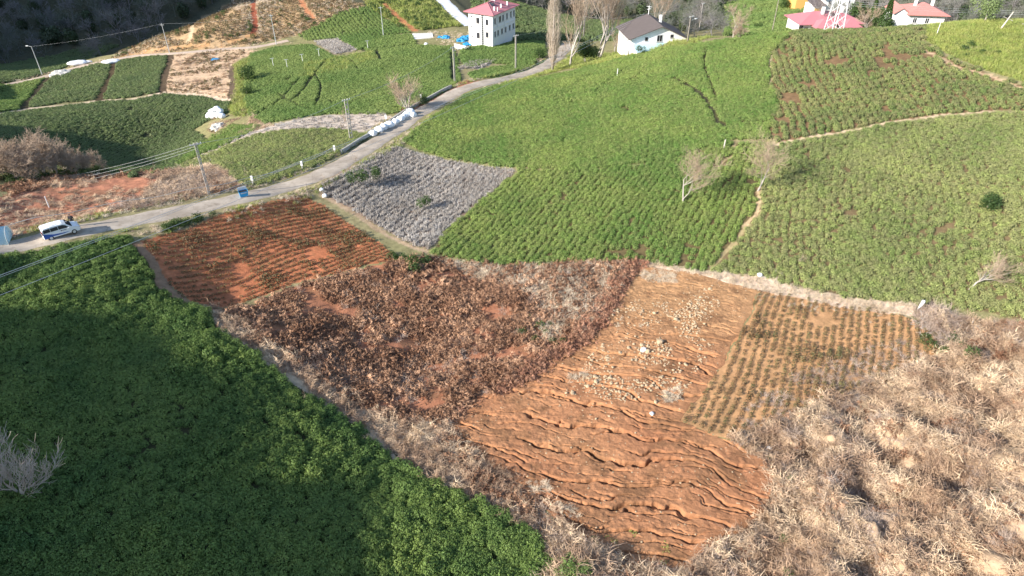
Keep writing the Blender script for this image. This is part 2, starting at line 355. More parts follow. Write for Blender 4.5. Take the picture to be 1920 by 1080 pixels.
WY = {k: (smooth_line(hits(p)), w) for k, (p, w) in WAYS.items()}
def along(line, x, y):
    """distance to a polyline and its height at the nearest point"""
    d = np.full(np.shape(x), 1e9); z = np.zeros(np.shape(x))
    for a, b in zip(line[:-1], line[1:]):
        vx, vy = b[0] - a[0], b[1] - a[1]; L = vx * vx + vy * vy + 1e-9
        t = np.clip(((x - a[0]) * vx + (y - a[1]) * vy) / L, 0, 1); q = (x - a[0] - t * vx) ** 2 + (y - a[1] - t * vy) ** 2
        k = q < d; d = np.where(k, q, d); z = np.where(k, a[2] + t * (b[2] - a[2]), z)
    return np.sqrt(d), z
def roads(x, y, z):
    for k, (line, w) in WY.items():
        lo = line.min(0) - 9; hi = line.max(0) + 9
        m = (x > lo[0]) & (x < hi[0]) & (y > lo[1]) & (y < hi[1])
        if m.any():
            d, zz = along(line, x[m], y[m]); f = np.clip((d - w - .4) / 3.0, 0, 1); f = f * f * (3 - 2 * f)
            z[m] = zz * (1 - f) + z[m] * f
    return z
def sdf(k, x, y):
    """metres inside the zone (negative outside), only near it"""
    p = ZW[k]; out = np.full(np.shape(x), -9.0); m = (x > p[:, 0].min() - 3) & (x < p[:, 0].max() + 3) & (y > p[:, 1].min() - 3) & (y < p[:, 1].max() + 3)
    if m.any():
        d = dist_line(p, x[m], y[m], True); out[m] = np.where(inside(p, x[m], y[m]), d, -d)
    return out
def ramp(v, a, b): return np.clip((v - a) / (b - a), 0, 1)
def H(x, y, fine=True):
    x = np.asarray(x, float); y = np.asarray(y, float); z = H0(x, y)
    z = z + .18 * fbm(x, y, 7, 3, 1)
    if fine:
        d = sdf('straw', x, y); m = d > -1
        if m.any():
            w = ramp(d[m], -.5, 3); mound = fbm(x[m], y[m], 3.4, 3, 5, .6); ridge = 1 - np.abs(fbm(x[m], y[m], 6.0, 2, 9))
            z[m] += w * (1.9 * mound + 2.6 * (ridge - .8) + .6 * fbm(x[m], y[m], 1.5, 2, 6))
        d = sdf('bracken', x, y); m = d > -1
        if m.any(): z[m] += ramp(d[m], -.5, 2) * (.55 * fbm(x[m], y[m], 4, 3, 11))
        for k, a in (('dirt', .3), ('strip', .25), ('upper', .2), ('terrace', .15)):
            d = sdf(k, x, y); m = d > -.5
            if m.any(): z[m] += ramp(d[m], -.3, 1) * a * fbm(x[m], y[m], 2.2, 3, 13)
        d = sdf('slide', x, y) + .45 * fbm(x, y, 1.7, 3, 27); z -= .5 * ramp(d, .02, .5)
    return roads(x, y, z)
def HS(x, y):
    """the slipped, cracked soil: blocks tilted and torn apart along wavy fissures"""
    z = H0(x, y) + .18 * fbm(x, y, 7, 3, 1)
    nx, ny = .42, .907
    lower = 1 - ramp(y, 50, 62)                                  # 1 where the blocks are large, 0 in the stony head
    wx = 2.8 * fbm(x, y, 9, 2, 21) + 1.0 * fbm(x, y, 3.0, 3, 22) + .16 * fbm(x, y, .5, 2, 28)
    for sp, k0, dep, wd, lo in ((2.4, 0, .75, .050, -.55), (1.5, 50, .45, .040, -.15), (.75, 90, .12, .06, .0)):
        a_ = .12 * (k0 > 0) - .10 * (k0 > 60)
        s = (x * (nx - a_) + y * ny + wx * (1 if k0 == 0 else .75) + (.4 * fbm(x, y, 1.5, 2, k0 + 30) if k0 else 0)) / sp; c = s - np.floor(s); row = np.round(s)
        br = ramp(fbm(x + row * 7.7, y + row * 3.1, 4.5 if k0 == 0 else 2.6, 2, k0 + 23), lo, lo + .3)
        wdt = wd * (.6 + 1.0 * ramp(fbm(x, y, .9, 3, k0 + 24), -.5, .5)) * min(1, 1.6 / sp * 1.2)
        g = np.exp(-((np.minimum(c, 1 - c)) / wdt) ** 4)
        z += (lower if k0 < 90 else 1) * br * (-dep * g + (.10 * (.5 - c) if k0 == 0 else 0))
    z += .08 * fbm(x, y, 1.6, 3, 25) + .06 * fbm(x, y, .3, 2, 26)
    return z
# ------------------------------------------------------------------ the ground sheet
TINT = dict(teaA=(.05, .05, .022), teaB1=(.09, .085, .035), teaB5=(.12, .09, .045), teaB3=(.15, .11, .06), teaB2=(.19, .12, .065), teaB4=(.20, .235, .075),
 pruned=(.30, .215, .16), redfield=(.45, .165, .08), bracken=(.34, .15, .085), slide=(.50, .235, .11), young=(.47, .265, .13), straw=(.42, .30, .20), strip=(.55, .41, .27),
 border=(.60, .46, .35), dirt=(.43, .19, .115), teaK1a=(.06, .06, .03), teaK1b=(.07, .065, .03), teaK1c=(.07, .065, .03), terrace=(.55, .39, .26), teaK3=(.05, .055, .03),
 teaK5=(.1, .13, .04), teaK4=(.09, .09, .04), teaK6=(.07, .09, .03), olive=(.16, .2, .07), patch=(.36, .29, .24), teaK9=(.12, .14, .05), teaK7=(.08, .09, .04), upper=(.44, .30, .17), upper2=(.26, .21, .11),
 teaK10=(.09, .13, .04), teaK11=(.08, .12, .04), greypatch=(.44, .40, .35), farfield=(.06, .085, .03), bankred=(.46, .22, .13), track=(.50, .42, .35))
GAPS = [  # (line in photograph pixels, half width in metres, colour, True where no bush grows)
 (Z('1455,270 1480,264 1560,250 1620,240 1680,226 1740,219 1790,214 1868,208'), .28, (.55, .42, .28)),
 (Z('1448,95 1443,120 1447,135 1440,170'), .2, (.42, .33, .2)),
 (Z('1738,98 1765,110 1800,128 1850,140 1880,152 1930,168'), .5, (.55, .38, .24)),
 (Z('1262,148 1290,160 1318,180 1334,205 1345,228 1358,238'), .4, (.05, .05, .03)),
 (Z('1324,92 1320,125 1330,150 1345,190'), .28, (.06, .06, .03)),
 (Z('1426,352 1422,380 1418,400 1405,412 1395,425'), .28, (.45, .33, .2)),
 (Z('1380,260 1376,285 1362,300 1345,315'), .25, (.3, .24, .13)),
 (Z('1115,175 1145,150 1180,128 1230,108'), .18, (.06, .07, .03)),
 (Z('1480,70 1468,80 1452,96'), .2, (.06, .07, .03)),
 (Z('95,142 64,177 44,206'), .8, (.06, .05, .03)), (Z('216,115 204,150 186,190'), .8, (.07, .05, .03)), (Z('321,104 310,138 305,175'), .9, (.10, .07, .045)),
 (Z('434,128 436,160 430,190'), .7, (.14, .10, .07)),
 (Z('590,140 602,160 598,185 590,200'), .4, (.03, .04, .02)), (Z('615,112 585,145 560,180 540,190'), .35, (.03, .04, .02)), (Z('640,102 660,115 672,130'), .35, (.05, .06, .03)),
 (Z('485,215 530,185 560,150 600,130'), .3, (.05, .07, .03)), (Z('706,96 712,112'), .6, (.02, .03, .02)), (Z('640,96 700,92 775,84'), .7, (.03, .04, .02)),
 (Z('520,175 545,190 570,203'), .3, (.04, .05, .02)), (Z('480,0 477,30 474,64'), .9, (.30, .09, .05)), (Z('556,-5 575,20 590,36'), .9, (.46, .2, .1)), (Z('720,8 745,32 778,58'), 1.2, (.45, .19, .09)),
 (Z('385,30 360,55 350,80'), .8, (.5, .38, .24)), (Z('215,108 300,92 400,84 476,68'), .9, (.5, .28, .13)),
 (Z('0,213 60,204 120,198 190,189 240,187 305,176 380,180 430,190'), .9, (.62, .49, .36)),
 (Z('60,182 120,170 160,160 205,150'), .4, (.4, .34, .2)),
 (Z('258,458 290,500 315,545 365,575 412,582'), .55, (.30, .19, .12)), (Z('604,368 650,392 700,424 745,452 800,474'), .4, (.40, .29, .19)),
 (Z('846,100 850,150'), .5, (.04, .05, .03)), (Z('1330,506 1395,432'), .3, (.3, .24, .13)),
 (Z('1020,108 985,134 930,152 895,158'), .5, (.05, .06, .03)),
 (Z('395,590 430,628 480,668 560,722 640,776 700,818 745,868'), .18, (.50, .39, .27)),
]
GW = [(smooth_line(hits(p), 4)[:, :2], w, c) for p, w, c in GAPS]
MEAD = ((.20, .20, .085), (.30, .25, .14))
def tint(x, y):
    n = fbm(x, y, 18, 3, 41) * .5 + .5
    c = np.array(MEAD[0]) * (1 - n[:, None]) + np.array(MEAD[1]) * n[:, None]
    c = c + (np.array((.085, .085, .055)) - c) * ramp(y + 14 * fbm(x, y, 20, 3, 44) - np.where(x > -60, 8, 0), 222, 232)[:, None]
    jx = x + .35 * fbm(x, y, 1.1, 2, 42); jy = y + .35 * fbm(x, y, 1.1, 2, 43)
    for k in names:
        p = ZW[k]; m = (jx > p[:, 0].min()) & (jx < p[:, 0].max()) & (jy > p[:, 1].min()) & (jy < p[:, 1].max())
        i = np.where(m)[0]; i = i[inside(p, jx[i], jy[i])]; c[i] = TINT[k]
    for line, w, cc in GW:
        m = (x > line[:, 0].min() - 2) & (x < line[:, 0].max() + 2) & (y > line[:, 1].min() - 2) & (y < line[:, 1].max() + 2)
        i = np.where(m)[0]; i = i[dist_line(line, jx[i], jy[i]) < w]; c[i] = cc
    return c
th = np.concatenate([np.linspace(-180, -45, 46)[:-1], np.linspace(-45, 45, 880), np.linspace(45, 180, 46)[1:]]) * math.pi / 180
rs = [3., 6, 9, 12, 14.]
while rs[-1] < 330: rs.append(rs[-1] + max(.12, (rs[-1] ** 2 + 2116) / (692 * 46) * 1.25))
while rs[-1] < 1000: rs.append(rs[-1] * 1.03)
rs = np.array(rs)
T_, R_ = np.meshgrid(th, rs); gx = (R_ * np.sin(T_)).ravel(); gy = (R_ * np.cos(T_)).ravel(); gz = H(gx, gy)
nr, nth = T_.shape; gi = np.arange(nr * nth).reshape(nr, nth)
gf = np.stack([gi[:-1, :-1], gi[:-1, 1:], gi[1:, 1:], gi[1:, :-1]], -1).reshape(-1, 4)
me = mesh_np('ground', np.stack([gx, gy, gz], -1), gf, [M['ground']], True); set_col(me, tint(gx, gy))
ground = link('ground', me); tag(ground, kind='structure')
print('ground', len(gf))
# the cracked soil is a finer sheet of its own
p = ZW['slide']; xs = np.arange(p[:, 0].min() - 1.2, p[:, 0].max() + 1.2, .062); ys = np.arange(p[:, 1].min() - 1.2, p[:, 1].max() + 1.2, .062)
XX, YY = np.meshgrid(xs, ys); XX = XX.ravel(); YY = YY.ravel(); dd = sdf('slide', XX, YY) + .45 * fbm(XX, YY, 1.7, 3, 27); zb = H0(XX, YY) + .18 * fbm(XX, YY, 7, 3, 1); zz = zb + (HS(XX, YY) - zb) * ramp(dd, -.1, 1.0) + .02 - .7 * ramp(-dd, .08, .5)
ok = dd > -.5; n0, n1 = len(ys), len(xs); idx = np.arange(n0 * n1).reshape(n0, n1)
ff = np.stack([idx[:-1, :-1], idx[:-1, 1:], idx[1:, 1:], idx[1:, :-1]], -1).reshape(-1, 4); ff = ff[ok[ff].all(1)]
use = np.zeros(n0 * n1, bool); use[ff.ravel()] = True; remap = np.cumsum(use) - 1
me = mesh_np('landslide_soil', np.stack([XX, YY, zz], -1)[use], remap[ff], [M['slide']], True)
u = fbm(XX[use], YY[use], 6, 3, 51) * .5 + .5; head = ramp(YY[use], 52, 66)
cA = np.array((.33, .145, .075)); cB = np.array((.42, .225, .115)); cC = np.array((.40, .24, .12))
cc = cA * (1 - u[:, None]) + cB * u[:, None]; cc = cc * (1 - head[:, None] * .7) + cC * head[:, None] * .7
set_col(me, cc); slide = link('landslide_soil', me); tag(slide, kind='structure'); print('slide', len(ff))
# ------------------------------------------------------------------ roads as sheets on the ground
def mat_road(name, a, b_, c, joints=0):
    m, t, b, N, L = nt_new(name); p = pos(N)
    col_ = mixc(N, L, a, b_, noise(N, L, .35, 5, p, .6, .35, .65)); col_ = mixc(N, L, col_, c, noise(N, L, 1.6, 6, p, .7, .52, .75))
    vo = N.new('ShaderNodeTexVoronoi'); vo.feature = 'DISTANCE_TO_EDGE'; vo.inputs['Scale'].default_value = .33
    n2 = N.new('ShaderNodeTexNoise'); n2.inputs['Scale'].default_value = 1.2; n2.inputs['Detail'].default_value = 4; L.new(p, n2.inputs[0])
    L.new(mixc(N, L, p, n2.outputs['Color'], .25), vo.inputs['Vector'])
    mr = N.new('ShaderNodeMapRange'); mr.inputs[1].default_value = 0; mr.inputs[2].default_value = .008; mr.inputs[3].default_value = .45; mr.inputs[4].default_value = 0; L.new(vo.outputs[0], mr.inputs[0])
    L.new(mixc(N, L, col_, tuple(x * .4 for x in a), mr.outputs[0]), b.inputs['Base Color']); b.inputs['Roughness'].default_value = .9; b.inputs['Specular IOR Level'].default_value = .15
    return m
M['road'] = mat_road('worn_concrete_road', (.34, .285, .23), (.50, .43, .355), (.27, .215, .165))
M['asphalt'] = mat_road('asphalt_patch', (.30, .30, .315), (.36, .36, .37), (.3, .28, .27))
M['haul'] = mat_road('pale_concrete_lane', (.54, .56, .60), (.66, .68, .72), (.5, .5, .5))
M['lane'] = mat_road('dirt_lane', (.42, .33, .26), (.52, .42, .34), (.34, .25, .2))
for k, mm in (('road', 'road'), ('lane', 'lane'), ('haul', 'haul'), ('hill_lane', 'lane')):
    line, w = WY[k]; t = np.gradient(line[:, :2], axis=0); t /= np.linalg.norm(t, axis=1)[:, None]; nrm = np.stack([-t[:, 1], t[:, 0]], 1)
    V = []; cs_ = np.linspace(-1, 1, 7)
    dst = np.concatenate([[0], np.cumsum(np.linalg.norm(np.diff(line[:, :2], axis=0), axis=1))])
    for i, q in enumerate(line):
        ww = w * (1 + .07 * math.sin(dst[i] * .5) + .05 * math.sin(dst[i] * 1.7 + 1))
        for c in cs_:
            e = q[:2] + nrm[i] * c * ww; V.append((e[0], e[1], q[2] + (.07 if abs(c) < .99 else -.25)))
    n_ = len(line); ii = np.arange(n_ * 7).reshape(n_, 7)
    F = np.stack([ii[:-1, :-1], ii[1:, :-1], ii[1:, 1:], ii[:-1, 1:]], -1).reshape(-1, 4)
    o = link(k if k == 'road' else {'lane': 'dirt_lane', 'haul': 'concrete_lane', 'hill_lane': 'hill_lane'}[k], mesh_np(k, V, F, [M[mm]], False)); tag(o, kind='structure')
    if o.data.polygons[0].normal.z < 0: o.data.flip_normals()
# ------------------------------------------------------------------ unseen ridge with crest shaped to the shadow edges, and a mountain added for shade
def ridge(name, U0, prof, base, step, rough, slope):
    cs = np.arange(prof[0][0], prof[-1][0], step); h = np.interp(cs, [a for a, _ in prof], [b for _, b in prof])
    h = h + rough * (fbm(cs, cs * 0, 6, 3, 61) + .5 * fbm(cs, cs * 0 + 9, 1.6, 2, 62))
    e = np.array([math.cos(SUN_AZ), math.sin(SUN_AZ)]); q = np.array([-math.sin(SUN_AZ), math.cos(SUN_AZ)]); offs = np.linspace(-1, 1, 21)
    V = []
    for c, hh in zip(cs, h):
        for o in offs:
            wid = max(hh - base, 2) / slope; u = U0 + o * wid; pnt = e * u + q * c
            V.append((pnt[0], pnt[1], base - 2 + (hh - base + 2) * (1 - abs(o)) + (0 if abs(o) < .01 else rough * .8 * fbm(pnt[0], pnt[1], 5, 2, 63))))
    n = len(cs); ii = np.arange(n * 21).reshape(n, 21); F = np.stack([ii[:-1, :-1], ii[:-1, 1:], ii[1:, 1:], ii[1:, :-1]], -1).reshape(-1, 4)
    me = mesh_np(name, V, F, [M['ground']], True); set_col(me, np.tile((.07, .08, .035), (len(V), 1)))
    return tag(link(name, me), kind='structure')
tl = math.tan(SUN_EL)
tips = [(-60, 7, 6), (0, 6, 6), (29, 6, 3), (34, 6.8, 2.4), (37, 8, 2), (38.6, 8.5, 2), (40.5, 3.2, 3), (44, 2, 3.6), (47.7, 2.8, 3.4), (51.7, 3.6, 3.2), (55.7, 1.8, 3.7), (61.6, -.6, 3.9), (67, -3.2, 3.9), (69.5, -8.5, 5.2), (71, -16, 7.5), (74, -24, 8), (78, -50, 8), (84, -80, 8), (126, -80, 0), (131, -14, -7), (138, 2, -8), (148, -4, -8), (154, -4, -8), (159, -9, -9), (163, -45, -9), (170, -80, -8), (178, -100, -8)]
ridge('ridge', -112, [(c, z + .7 + (u + 112) * tl) for c, u, z in tips], -6, .5, .28, 1.1)
ridge('mountain', -360, [(252, -10), (262, 120), (274, 200), (300, 235), (380, 260), (520, 240), (640, 150)], -10, 4, 6, .9)  # unseen mountain, added to throw the far woods into shade

# ------------------------------------------------------------------ plants that are instanced or copied
def quads(cen, nrm, size, asp=.55, spin=None):
    """leaf blades: rhombs around cen, facing nrm"""
    n = len(cen); nrm = nrm / (np.linalg.norm(nrm, axis=1)[:, None] + 1e-9); a = rng.normal(size=(n, 3)) if spin is None else spin
    u = np.cross(nrm, a); u /= np.linalg.norm(u, axis=1)[:, None] + 1e-9; v = np.cross(nrm, u); s = size[:, None]
    V = np.stack([cen - u * s, cen - v * s * asp + nrm * s * .12, cen + u * s, cen + v * s * asp + nrm * s * .12], 1).reshape(-1, 3)
    return V, np.arange(n * 4).reshape(n, 4)
def dome(n, rx, rz, size, tilt=.55, flat=.35, fill=.25):
    d = rng.normal(size=(n, 3)); d[:, 2] = np.abs(d[:, 2]) * 1.15 - .12; d /= np.linalg.norm(d, axis=1)[:, None]
    lump = 1 + .16 * np.sin(d[:, 0] * 7 + rng.uniform(0, 6)) * np.sin(d[:, 1] * 6 + rng.uniform(0, 6)) + .07 * rng.normal(size=n)
    r = lump * (1 - fill * rng.random(n) ** 2)
    zz = d[:, 2]; zz = np.where(zz > 0, 1 - (1 - zz) ** (1 + flat * 2), zz)
    cen = np.stack([d[:, 0] * r * rx, d[:, 1] * r * rx, zz * r * rz], 1)
    return quads(cen, d + rng.normal(size=(n, 3)) * tilt + np.array([0, 0, .35]), size * rng.uniform(.7, 1.25, n))
def icos(rx, rz, sub=1):
    b = bmesh.new(); bmesh.ops.create_icosphere(b, subdivisions=sub, radius=1); V = np.array([v.co[:] for v in b.verts]); F = [[v.index for v in f.verts] for f in b.faces]; b.free()
    V *= (1 + .12 * rng.normal(size=(len(V), 1))); V = V * (rx, rx, rz); return V, F
def join_mesh(name, parts, mats, smooth=False):
    V = []; F = []; mi = []; n = 0
    for k, (v, f) in enumerate(parts):
        V += [tuple(p) for p in np.asarray(v)]; F += [tuple(int(i) + n for i in q) for q in f]; mi += [min(k, len(mats) - 1)] * len(f); n = len(V)
    me = bpy.data.meshes.new(name); me.from_pydata(V, [], F)
    for m in mats: me.materials.append(m)
    me.polygons.foreach_set('material_index', mi); me.update(); return me
def bush_mesh(mat, n, size, rx=.6, rz=.72, k=0):
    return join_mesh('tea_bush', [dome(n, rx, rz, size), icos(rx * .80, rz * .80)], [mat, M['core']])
def strips(n, L, w, seg, lift, droop, spread=.15, kink=0.):
    """arching blades or twigs: flat ribbons from the root outwards"""
    V = []; F = []
    az = rng.uniform(0, 2 * math.pi, n); el = np.radians(rng.uniform(*lift, n)); ln = L * rng.uniform(.55, 1.1, n)
    root = rng.normal(size=(n, 2)) * spread
    for i in range(n):
        d = np.array([math.cos(az[i]) * math.cos(el[i]), math.sin(az[i]) * math.cos(el[i]), math.sin(el[i])]); p = np.array([root[i, 0], root[i, 1], 0.]); side = np.array([-math.sin(az[i]), math.cos(az[i]), rng.normal() * .5]); side /= np.linalg.norm(side)
        b = len(V)
        for s in range(seg + 1):
            ww = w * (1 - .75 * s / seg) * .5; V += [p - side * ww, p + side * ww]
            p = p + d * ln[i] / seg; d = d + np.array([0, 0, -droop / seg]) + rng.normal(size=3) * kink; d /= np.linalg.norm(d)
            if s < seg: F.append((b + 2 * s, b + 2 * s + 1, b + 2 * s + 3, b + 2 * s + 2))
    return np.array(V), F
def fern(n=16, L=.8):
    V = []; F = []
    for i in range(n):
        az = rng.uniform(0, 6.283); el = rng.uniform(.1, 1.2); d = np.array([math.cos(az) * math.cos(el), math.sin(az) * math.cos(el), math.sin(el)]); p = np.array([*(rng.normal(size=2) * .18), 0.]); seg = 8; ln = L * rng.uniform(.6, 1.15)
        for s in range(seg):
            q = p + d * ln / seg; d = d + np.array([0, 0, -.38]) + rng.normal(size=3) * .22; d /= np.linalg.norm(d)
            side = np.cross(d, [0, 0, 1.]); side /= np.linalg.norm(side) + 1e-9; up = np.cross(side, d)
            for sg in (-1, 1):
                l = .13 * (1 - s / seg * .7) * rng.uniform(.7, 1.3); b = len(V); tip = q + side * sg * l + up * rng.normal() * .09 + d * .04
                V += [p, q, tip]; F.append((b, b + 1, b + 2))
            p = q
    return np.array(V), F
def proto(name, me): return bpy.data.objects.new(name, me)
def protos(name, meshes):
    c = bpy.data.collections.new(name)
    for k, m in enumerate(meshes): c.objects.link(proto('%s_%02d' % (name, k), m))
    return c
PR = {}
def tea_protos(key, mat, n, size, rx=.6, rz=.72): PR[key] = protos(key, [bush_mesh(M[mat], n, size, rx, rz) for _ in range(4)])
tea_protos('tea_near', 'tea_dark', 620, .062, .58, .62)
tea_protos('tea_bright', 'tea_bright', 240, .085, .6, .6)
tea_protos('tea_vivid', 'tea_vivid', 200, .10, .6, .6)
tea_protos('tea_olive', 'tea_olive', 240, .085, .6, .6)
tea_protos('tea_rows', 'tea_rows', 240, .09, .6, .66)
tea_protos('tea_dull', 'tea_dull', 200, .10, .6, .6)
PR['grass'] = protos('grass', [join_mesh('grass_tuft', [strips(34, .42, .05, 2, (35, 85), .5, .18)], [M['grass']]) for _ in range(3)])
PR['bracken'] = protos('bracken', [join_mesh('fern_clump', [fern(26, .66)], [M['bracken']]) for _ in range(5)])
PR['rust'] = protos('rust', [join_mesh('rust_clump', [fern(26, .55)], [M['rust']]) for _ in range(4)])
PR['straw'] = protos('straw', [join_mesh('straw_tuft', [strips(100, .66, .038, 4, (-5, 42), 1.2, .26, .2)], [M['straw']]) for _ in range(5)])
PR['pale'] = protos('pale', [join_mesh('pale_tuft', [strips(60, .6, .03, 3, (10, 70), 1.2, .2, .15)], [M['pale_straw']]) for _ in range(4)])
PR['twigs'] = protos('twigs', [join_mesh('twig_tangle', [strips(46, .85, .026, 5, (5, 60), .7, .24, .32)], [M['twig']]) for _ in range(5)])
PR['pruned'] = protos('pruned', [join_mesh('pruned_bush', [strips(46, .36, .055, 2, (25, 88), .1, .14, .25)], [M['pruned']]) for _ in range(4)])
PR['seedling'] = protos('seedling', [join_mesh('tea_seedling', [dome(38, .17, .26, .06, .8)], [M['seedling']]) for _ in range(4)])
PR['shrub'] = protos('shrub', [join_mesh('shrub', [dome(200, .7, .8, .10, .8, .1, .5)], [M['evergreen']]) for _ in range(3)])
PR['creeper'] = protos('creeper', [join_mesh('creeper', [dome(26, .22, .08, .05, .4)], [M['grass']]) for _ in range(3)])
PR['pebble'] = protos('pebble', [join_mesh('pebble', [icos(.07, .05)], [M['stone']]) for _ in range(4)])

def instancer(pts, rot, scl, pick, coll):
    """geometry nodes: one of the collection's meshes on every point"""
    g = bpy.data.node_groups.get('plants_' + coll.name)
    if not g:
        g = bpy.data.node_groups.new('plants_' + coll.name, 'GeometryNodeTree')
        g.interface.new_socket('Geometry', in_out='INPUT', socket_type='NodeSocketGeometry'); g.interface.new_socket('Geometry', in_out='OUTPUT', socket_type='NodeSocketGeometry')
        N = g.nodes; L = g.links; i = N.new('NodeGroupInput'); o = N.new('NodeGroupOutput'); ip = N.new('GeometryNodeInstanceOnPoints'); ci = N.new('GeometryNodeCollectionInfo')
        ci.inputs['Collection'].default_value = coll; ci.inputs['Separate Children'].default_value = True; ci.inputs['Reset Children'].default_value = True
        ip.inputs['Pick Instance'].default_value = True
        def at(nm, ty):
            a = N.new('GeometryNodeInputNamedAttribute'); a.data_type = ty; a.inputs['Name'].default_value = nm; return a.outputs['Attribute']
        L.new(i.outputs[0], ip.inputs['Points']); L.new(ci.outputs[0], ip.inputs['Instance']); L.new(at('pick', 'INT'), ip.inputs['Instance Index'])
        er = N.new('FunctionNodeEulerToRotation'); L.new(at('rot', 'FLOAT_VECTOR'), er.inputs[0]); L.new(er.outputs[0], ip.inputs['Rotation'])
        L.new(at('scl', 'FLOAT_VECTOR'), ip.inputs['Scale']); L.new(ip.outputs[0], o.inputs[0])
    me = bpy.data.meshes.new('points'); me.vertices.add(len(pts)); me.vertices.foreach_set('co', np.asarray(pts, np.float32).ravel())
    for nm, ty, dat, fld in (('rot', 'FLOAT_VECTOR', rot, 'vector'), ('scl', 'FLOAT_VECTOR', scl, 'vector')):
        a = me.attributes.new(nm, ty, 'POINT'); a.data.foreach_set(fld, np.asarray(dat, np.float32).ravel())
    a = me.attributes.new('pick', 'INT', 'POINT'); a.data.foreach_set('value', np.asarray(pick, np.int32))
    return me, g
TOTAL = [0]
def stuff(name, coll, pts, rot, scl, label, pick=None):
    if len(pts) == 0: return None
    n = len(pts); TOTAL[0] += n
    k = rng.integers(0, 64, n) % len(coll.objects) if pick is None else pick
    me, g = instancer(pts, rot, scl, k, coll); me.name = name
    o = link(name, me); md = o.modifiers.new('plants', 'NODES'); md.node_group = g
    return tag(o, label, kind='stuff')
def rowdir(seg):
    a, b = hits(Z(seg))[:, :2]; d = b - a; return d / np.linalg.norm(d)
def lay(zone, d, sp, rs_, jit=.25, drop=0., bend=0., grow=0.):
    """points in rows (direction d, spacing sp along and rs_ between) over a zone, off the paths and gaps"""
    p = ZW[zone] if isinstance(zone, str) else zone; e = np.array([-d[1], d[0]]); u = p @ d; v = p @ e
    uu = np.arange(u.min() - sp, u.max() + sp, sp); vv = np.arange(v.min() - rs_, v.max() + rs_, rs_)
    U, V = np.meshgrid(uu, vv); U = U + (np.arange(len(vv)) % 2)[:, None] * sp * .5 + rng.normal(size=U.shape) * jit * sp * .5; V = V + rng.normal(size=U.shape) * jit * rs_ * .35
    x = (U[..., None] * d + V[..., None] * e); x, y = x[..., 0].ravel(), x[..., 1].ravel()
    if bend: w = bend * fbm(x, y, 16, 2, 71); x = x + e[0] * w; y = y + e[1] * w
    jx = x + .25 * fbm(x, y, 1.3, 2, 72); jy = y + .25 * fbm(x, y, 1.3, 2, 73)
    k = inside(p + 0, jx, jy) if not grow else (inside(p, jx, jy) | (dist_line(p, jx, jy, True) < grow))
    if drop: k &= rng.random(len(x)) > drop
    x, y = x[k], y[k]
    k = np.ones(len(x), bool)
    for line, w, c in GW:
        m = (x > line[:, 0].min() - 2) & (x < line[:, 0].max() + 2) & (y > line[:, 1].min() - 2) & (y < line[:, 1].max() + 2)
        i = np.where(m)[0]; k[i[dist_line(line, x[i], y[i]) < w + .12]] = False
    for line, w in WY.values():
        m = (x > line[:, 0].min() - 5) & (x < line[:, 0].max() + 5) & (y > line[:, 1].min() - 5) & (y < line[:, 1].max() + 5)
        i = np.where(m)[0]; k[i[dist_line(line[:, :2], x[i], y[i]) < w + .55]] = False
    return x[k], y[k]
def place(x, y, s, sz=None, tilt=.12, lift=0., slide_=False):
    z = (HS if slide_ else H)(x, y) + lift; n = len(x); rot = np.stack([rng.normal(size=n) * tilt, rng.normal(size=n) * tilt, rng.uniform(0, 6.28, n)], 1)
    s = np.broadcast_to(s, n); return np.stack([x, y, z], 1), rot, np.stack([s, s, s if sz is None else np.broadcast_to(sz, n)], 1)
def tea(zone, coll, seg, sp, rs_, s0, label, var=.16, jit=.35, tall=1., drop=0., bend=1.0, bare=None):
    jit = max(jit, .35)
    x, y = lay(zone, rowdir(seg), sp, rs_, jit, drop, bend, .22)
    if bare is not None:
        k = fbm(x, y, bare[1], 3, 75) > bare[0]; x, y = x[k], y[k]
    s = s0 * (1 + var * rng.normal(size=len(x)).clip(-2, 2)); sz = s * tall * (1 + .22 * fbm(x, y, 2.6, 2, 74))
    return stuff('tea_bushes', PR[coll], *place(x, y, s, sz, .10), label)

# near left field: the bushes that show largest are things of their own, the rest is one canopy
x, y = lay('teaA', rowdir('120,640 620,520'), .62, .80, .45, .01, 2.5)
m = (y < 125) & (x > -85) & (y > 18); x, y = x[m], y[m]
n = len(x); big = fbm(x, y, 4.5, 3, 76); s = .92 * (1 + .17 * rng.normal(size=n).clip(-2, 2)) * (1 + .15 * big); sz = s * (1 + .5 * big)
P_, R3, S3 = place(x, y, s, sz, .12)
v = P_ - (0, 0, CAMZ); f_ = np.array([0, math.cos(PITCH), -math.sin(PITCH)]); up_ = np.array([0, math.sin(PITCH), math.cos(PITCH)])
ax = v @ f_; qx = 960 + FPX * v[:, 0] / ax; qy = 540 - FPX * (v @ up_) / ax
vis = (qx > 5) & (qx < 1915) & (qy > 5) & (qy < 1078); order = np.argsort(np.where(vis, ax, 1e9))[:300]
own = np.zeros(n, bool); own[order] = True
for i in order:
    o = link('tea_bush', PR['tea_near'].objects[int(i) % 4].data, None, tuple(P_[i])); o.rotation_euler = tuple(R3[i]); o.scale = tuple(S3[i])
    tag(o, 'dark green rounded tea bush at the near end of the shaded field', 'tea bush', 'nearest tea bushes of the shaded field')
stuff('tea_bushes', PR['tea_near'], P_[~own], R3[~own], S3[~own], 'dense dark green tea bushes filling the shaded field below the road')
tea('teaB1', 'tea_bright', '900,240 1100,330', .52, .60, .80, 'smooth bright green tea bushes between the road curve and the white house', .16, .5, 1.0, 0, 2.0, (-.56, 3.0))
tea('teaB5', 'tea_bright', '857,473 940,393', .50, .84, .74, 'green tea bushes in slanting rows above the brown bracken slope', .14, .3, 1., .01, .8, (-.55, 2.5))
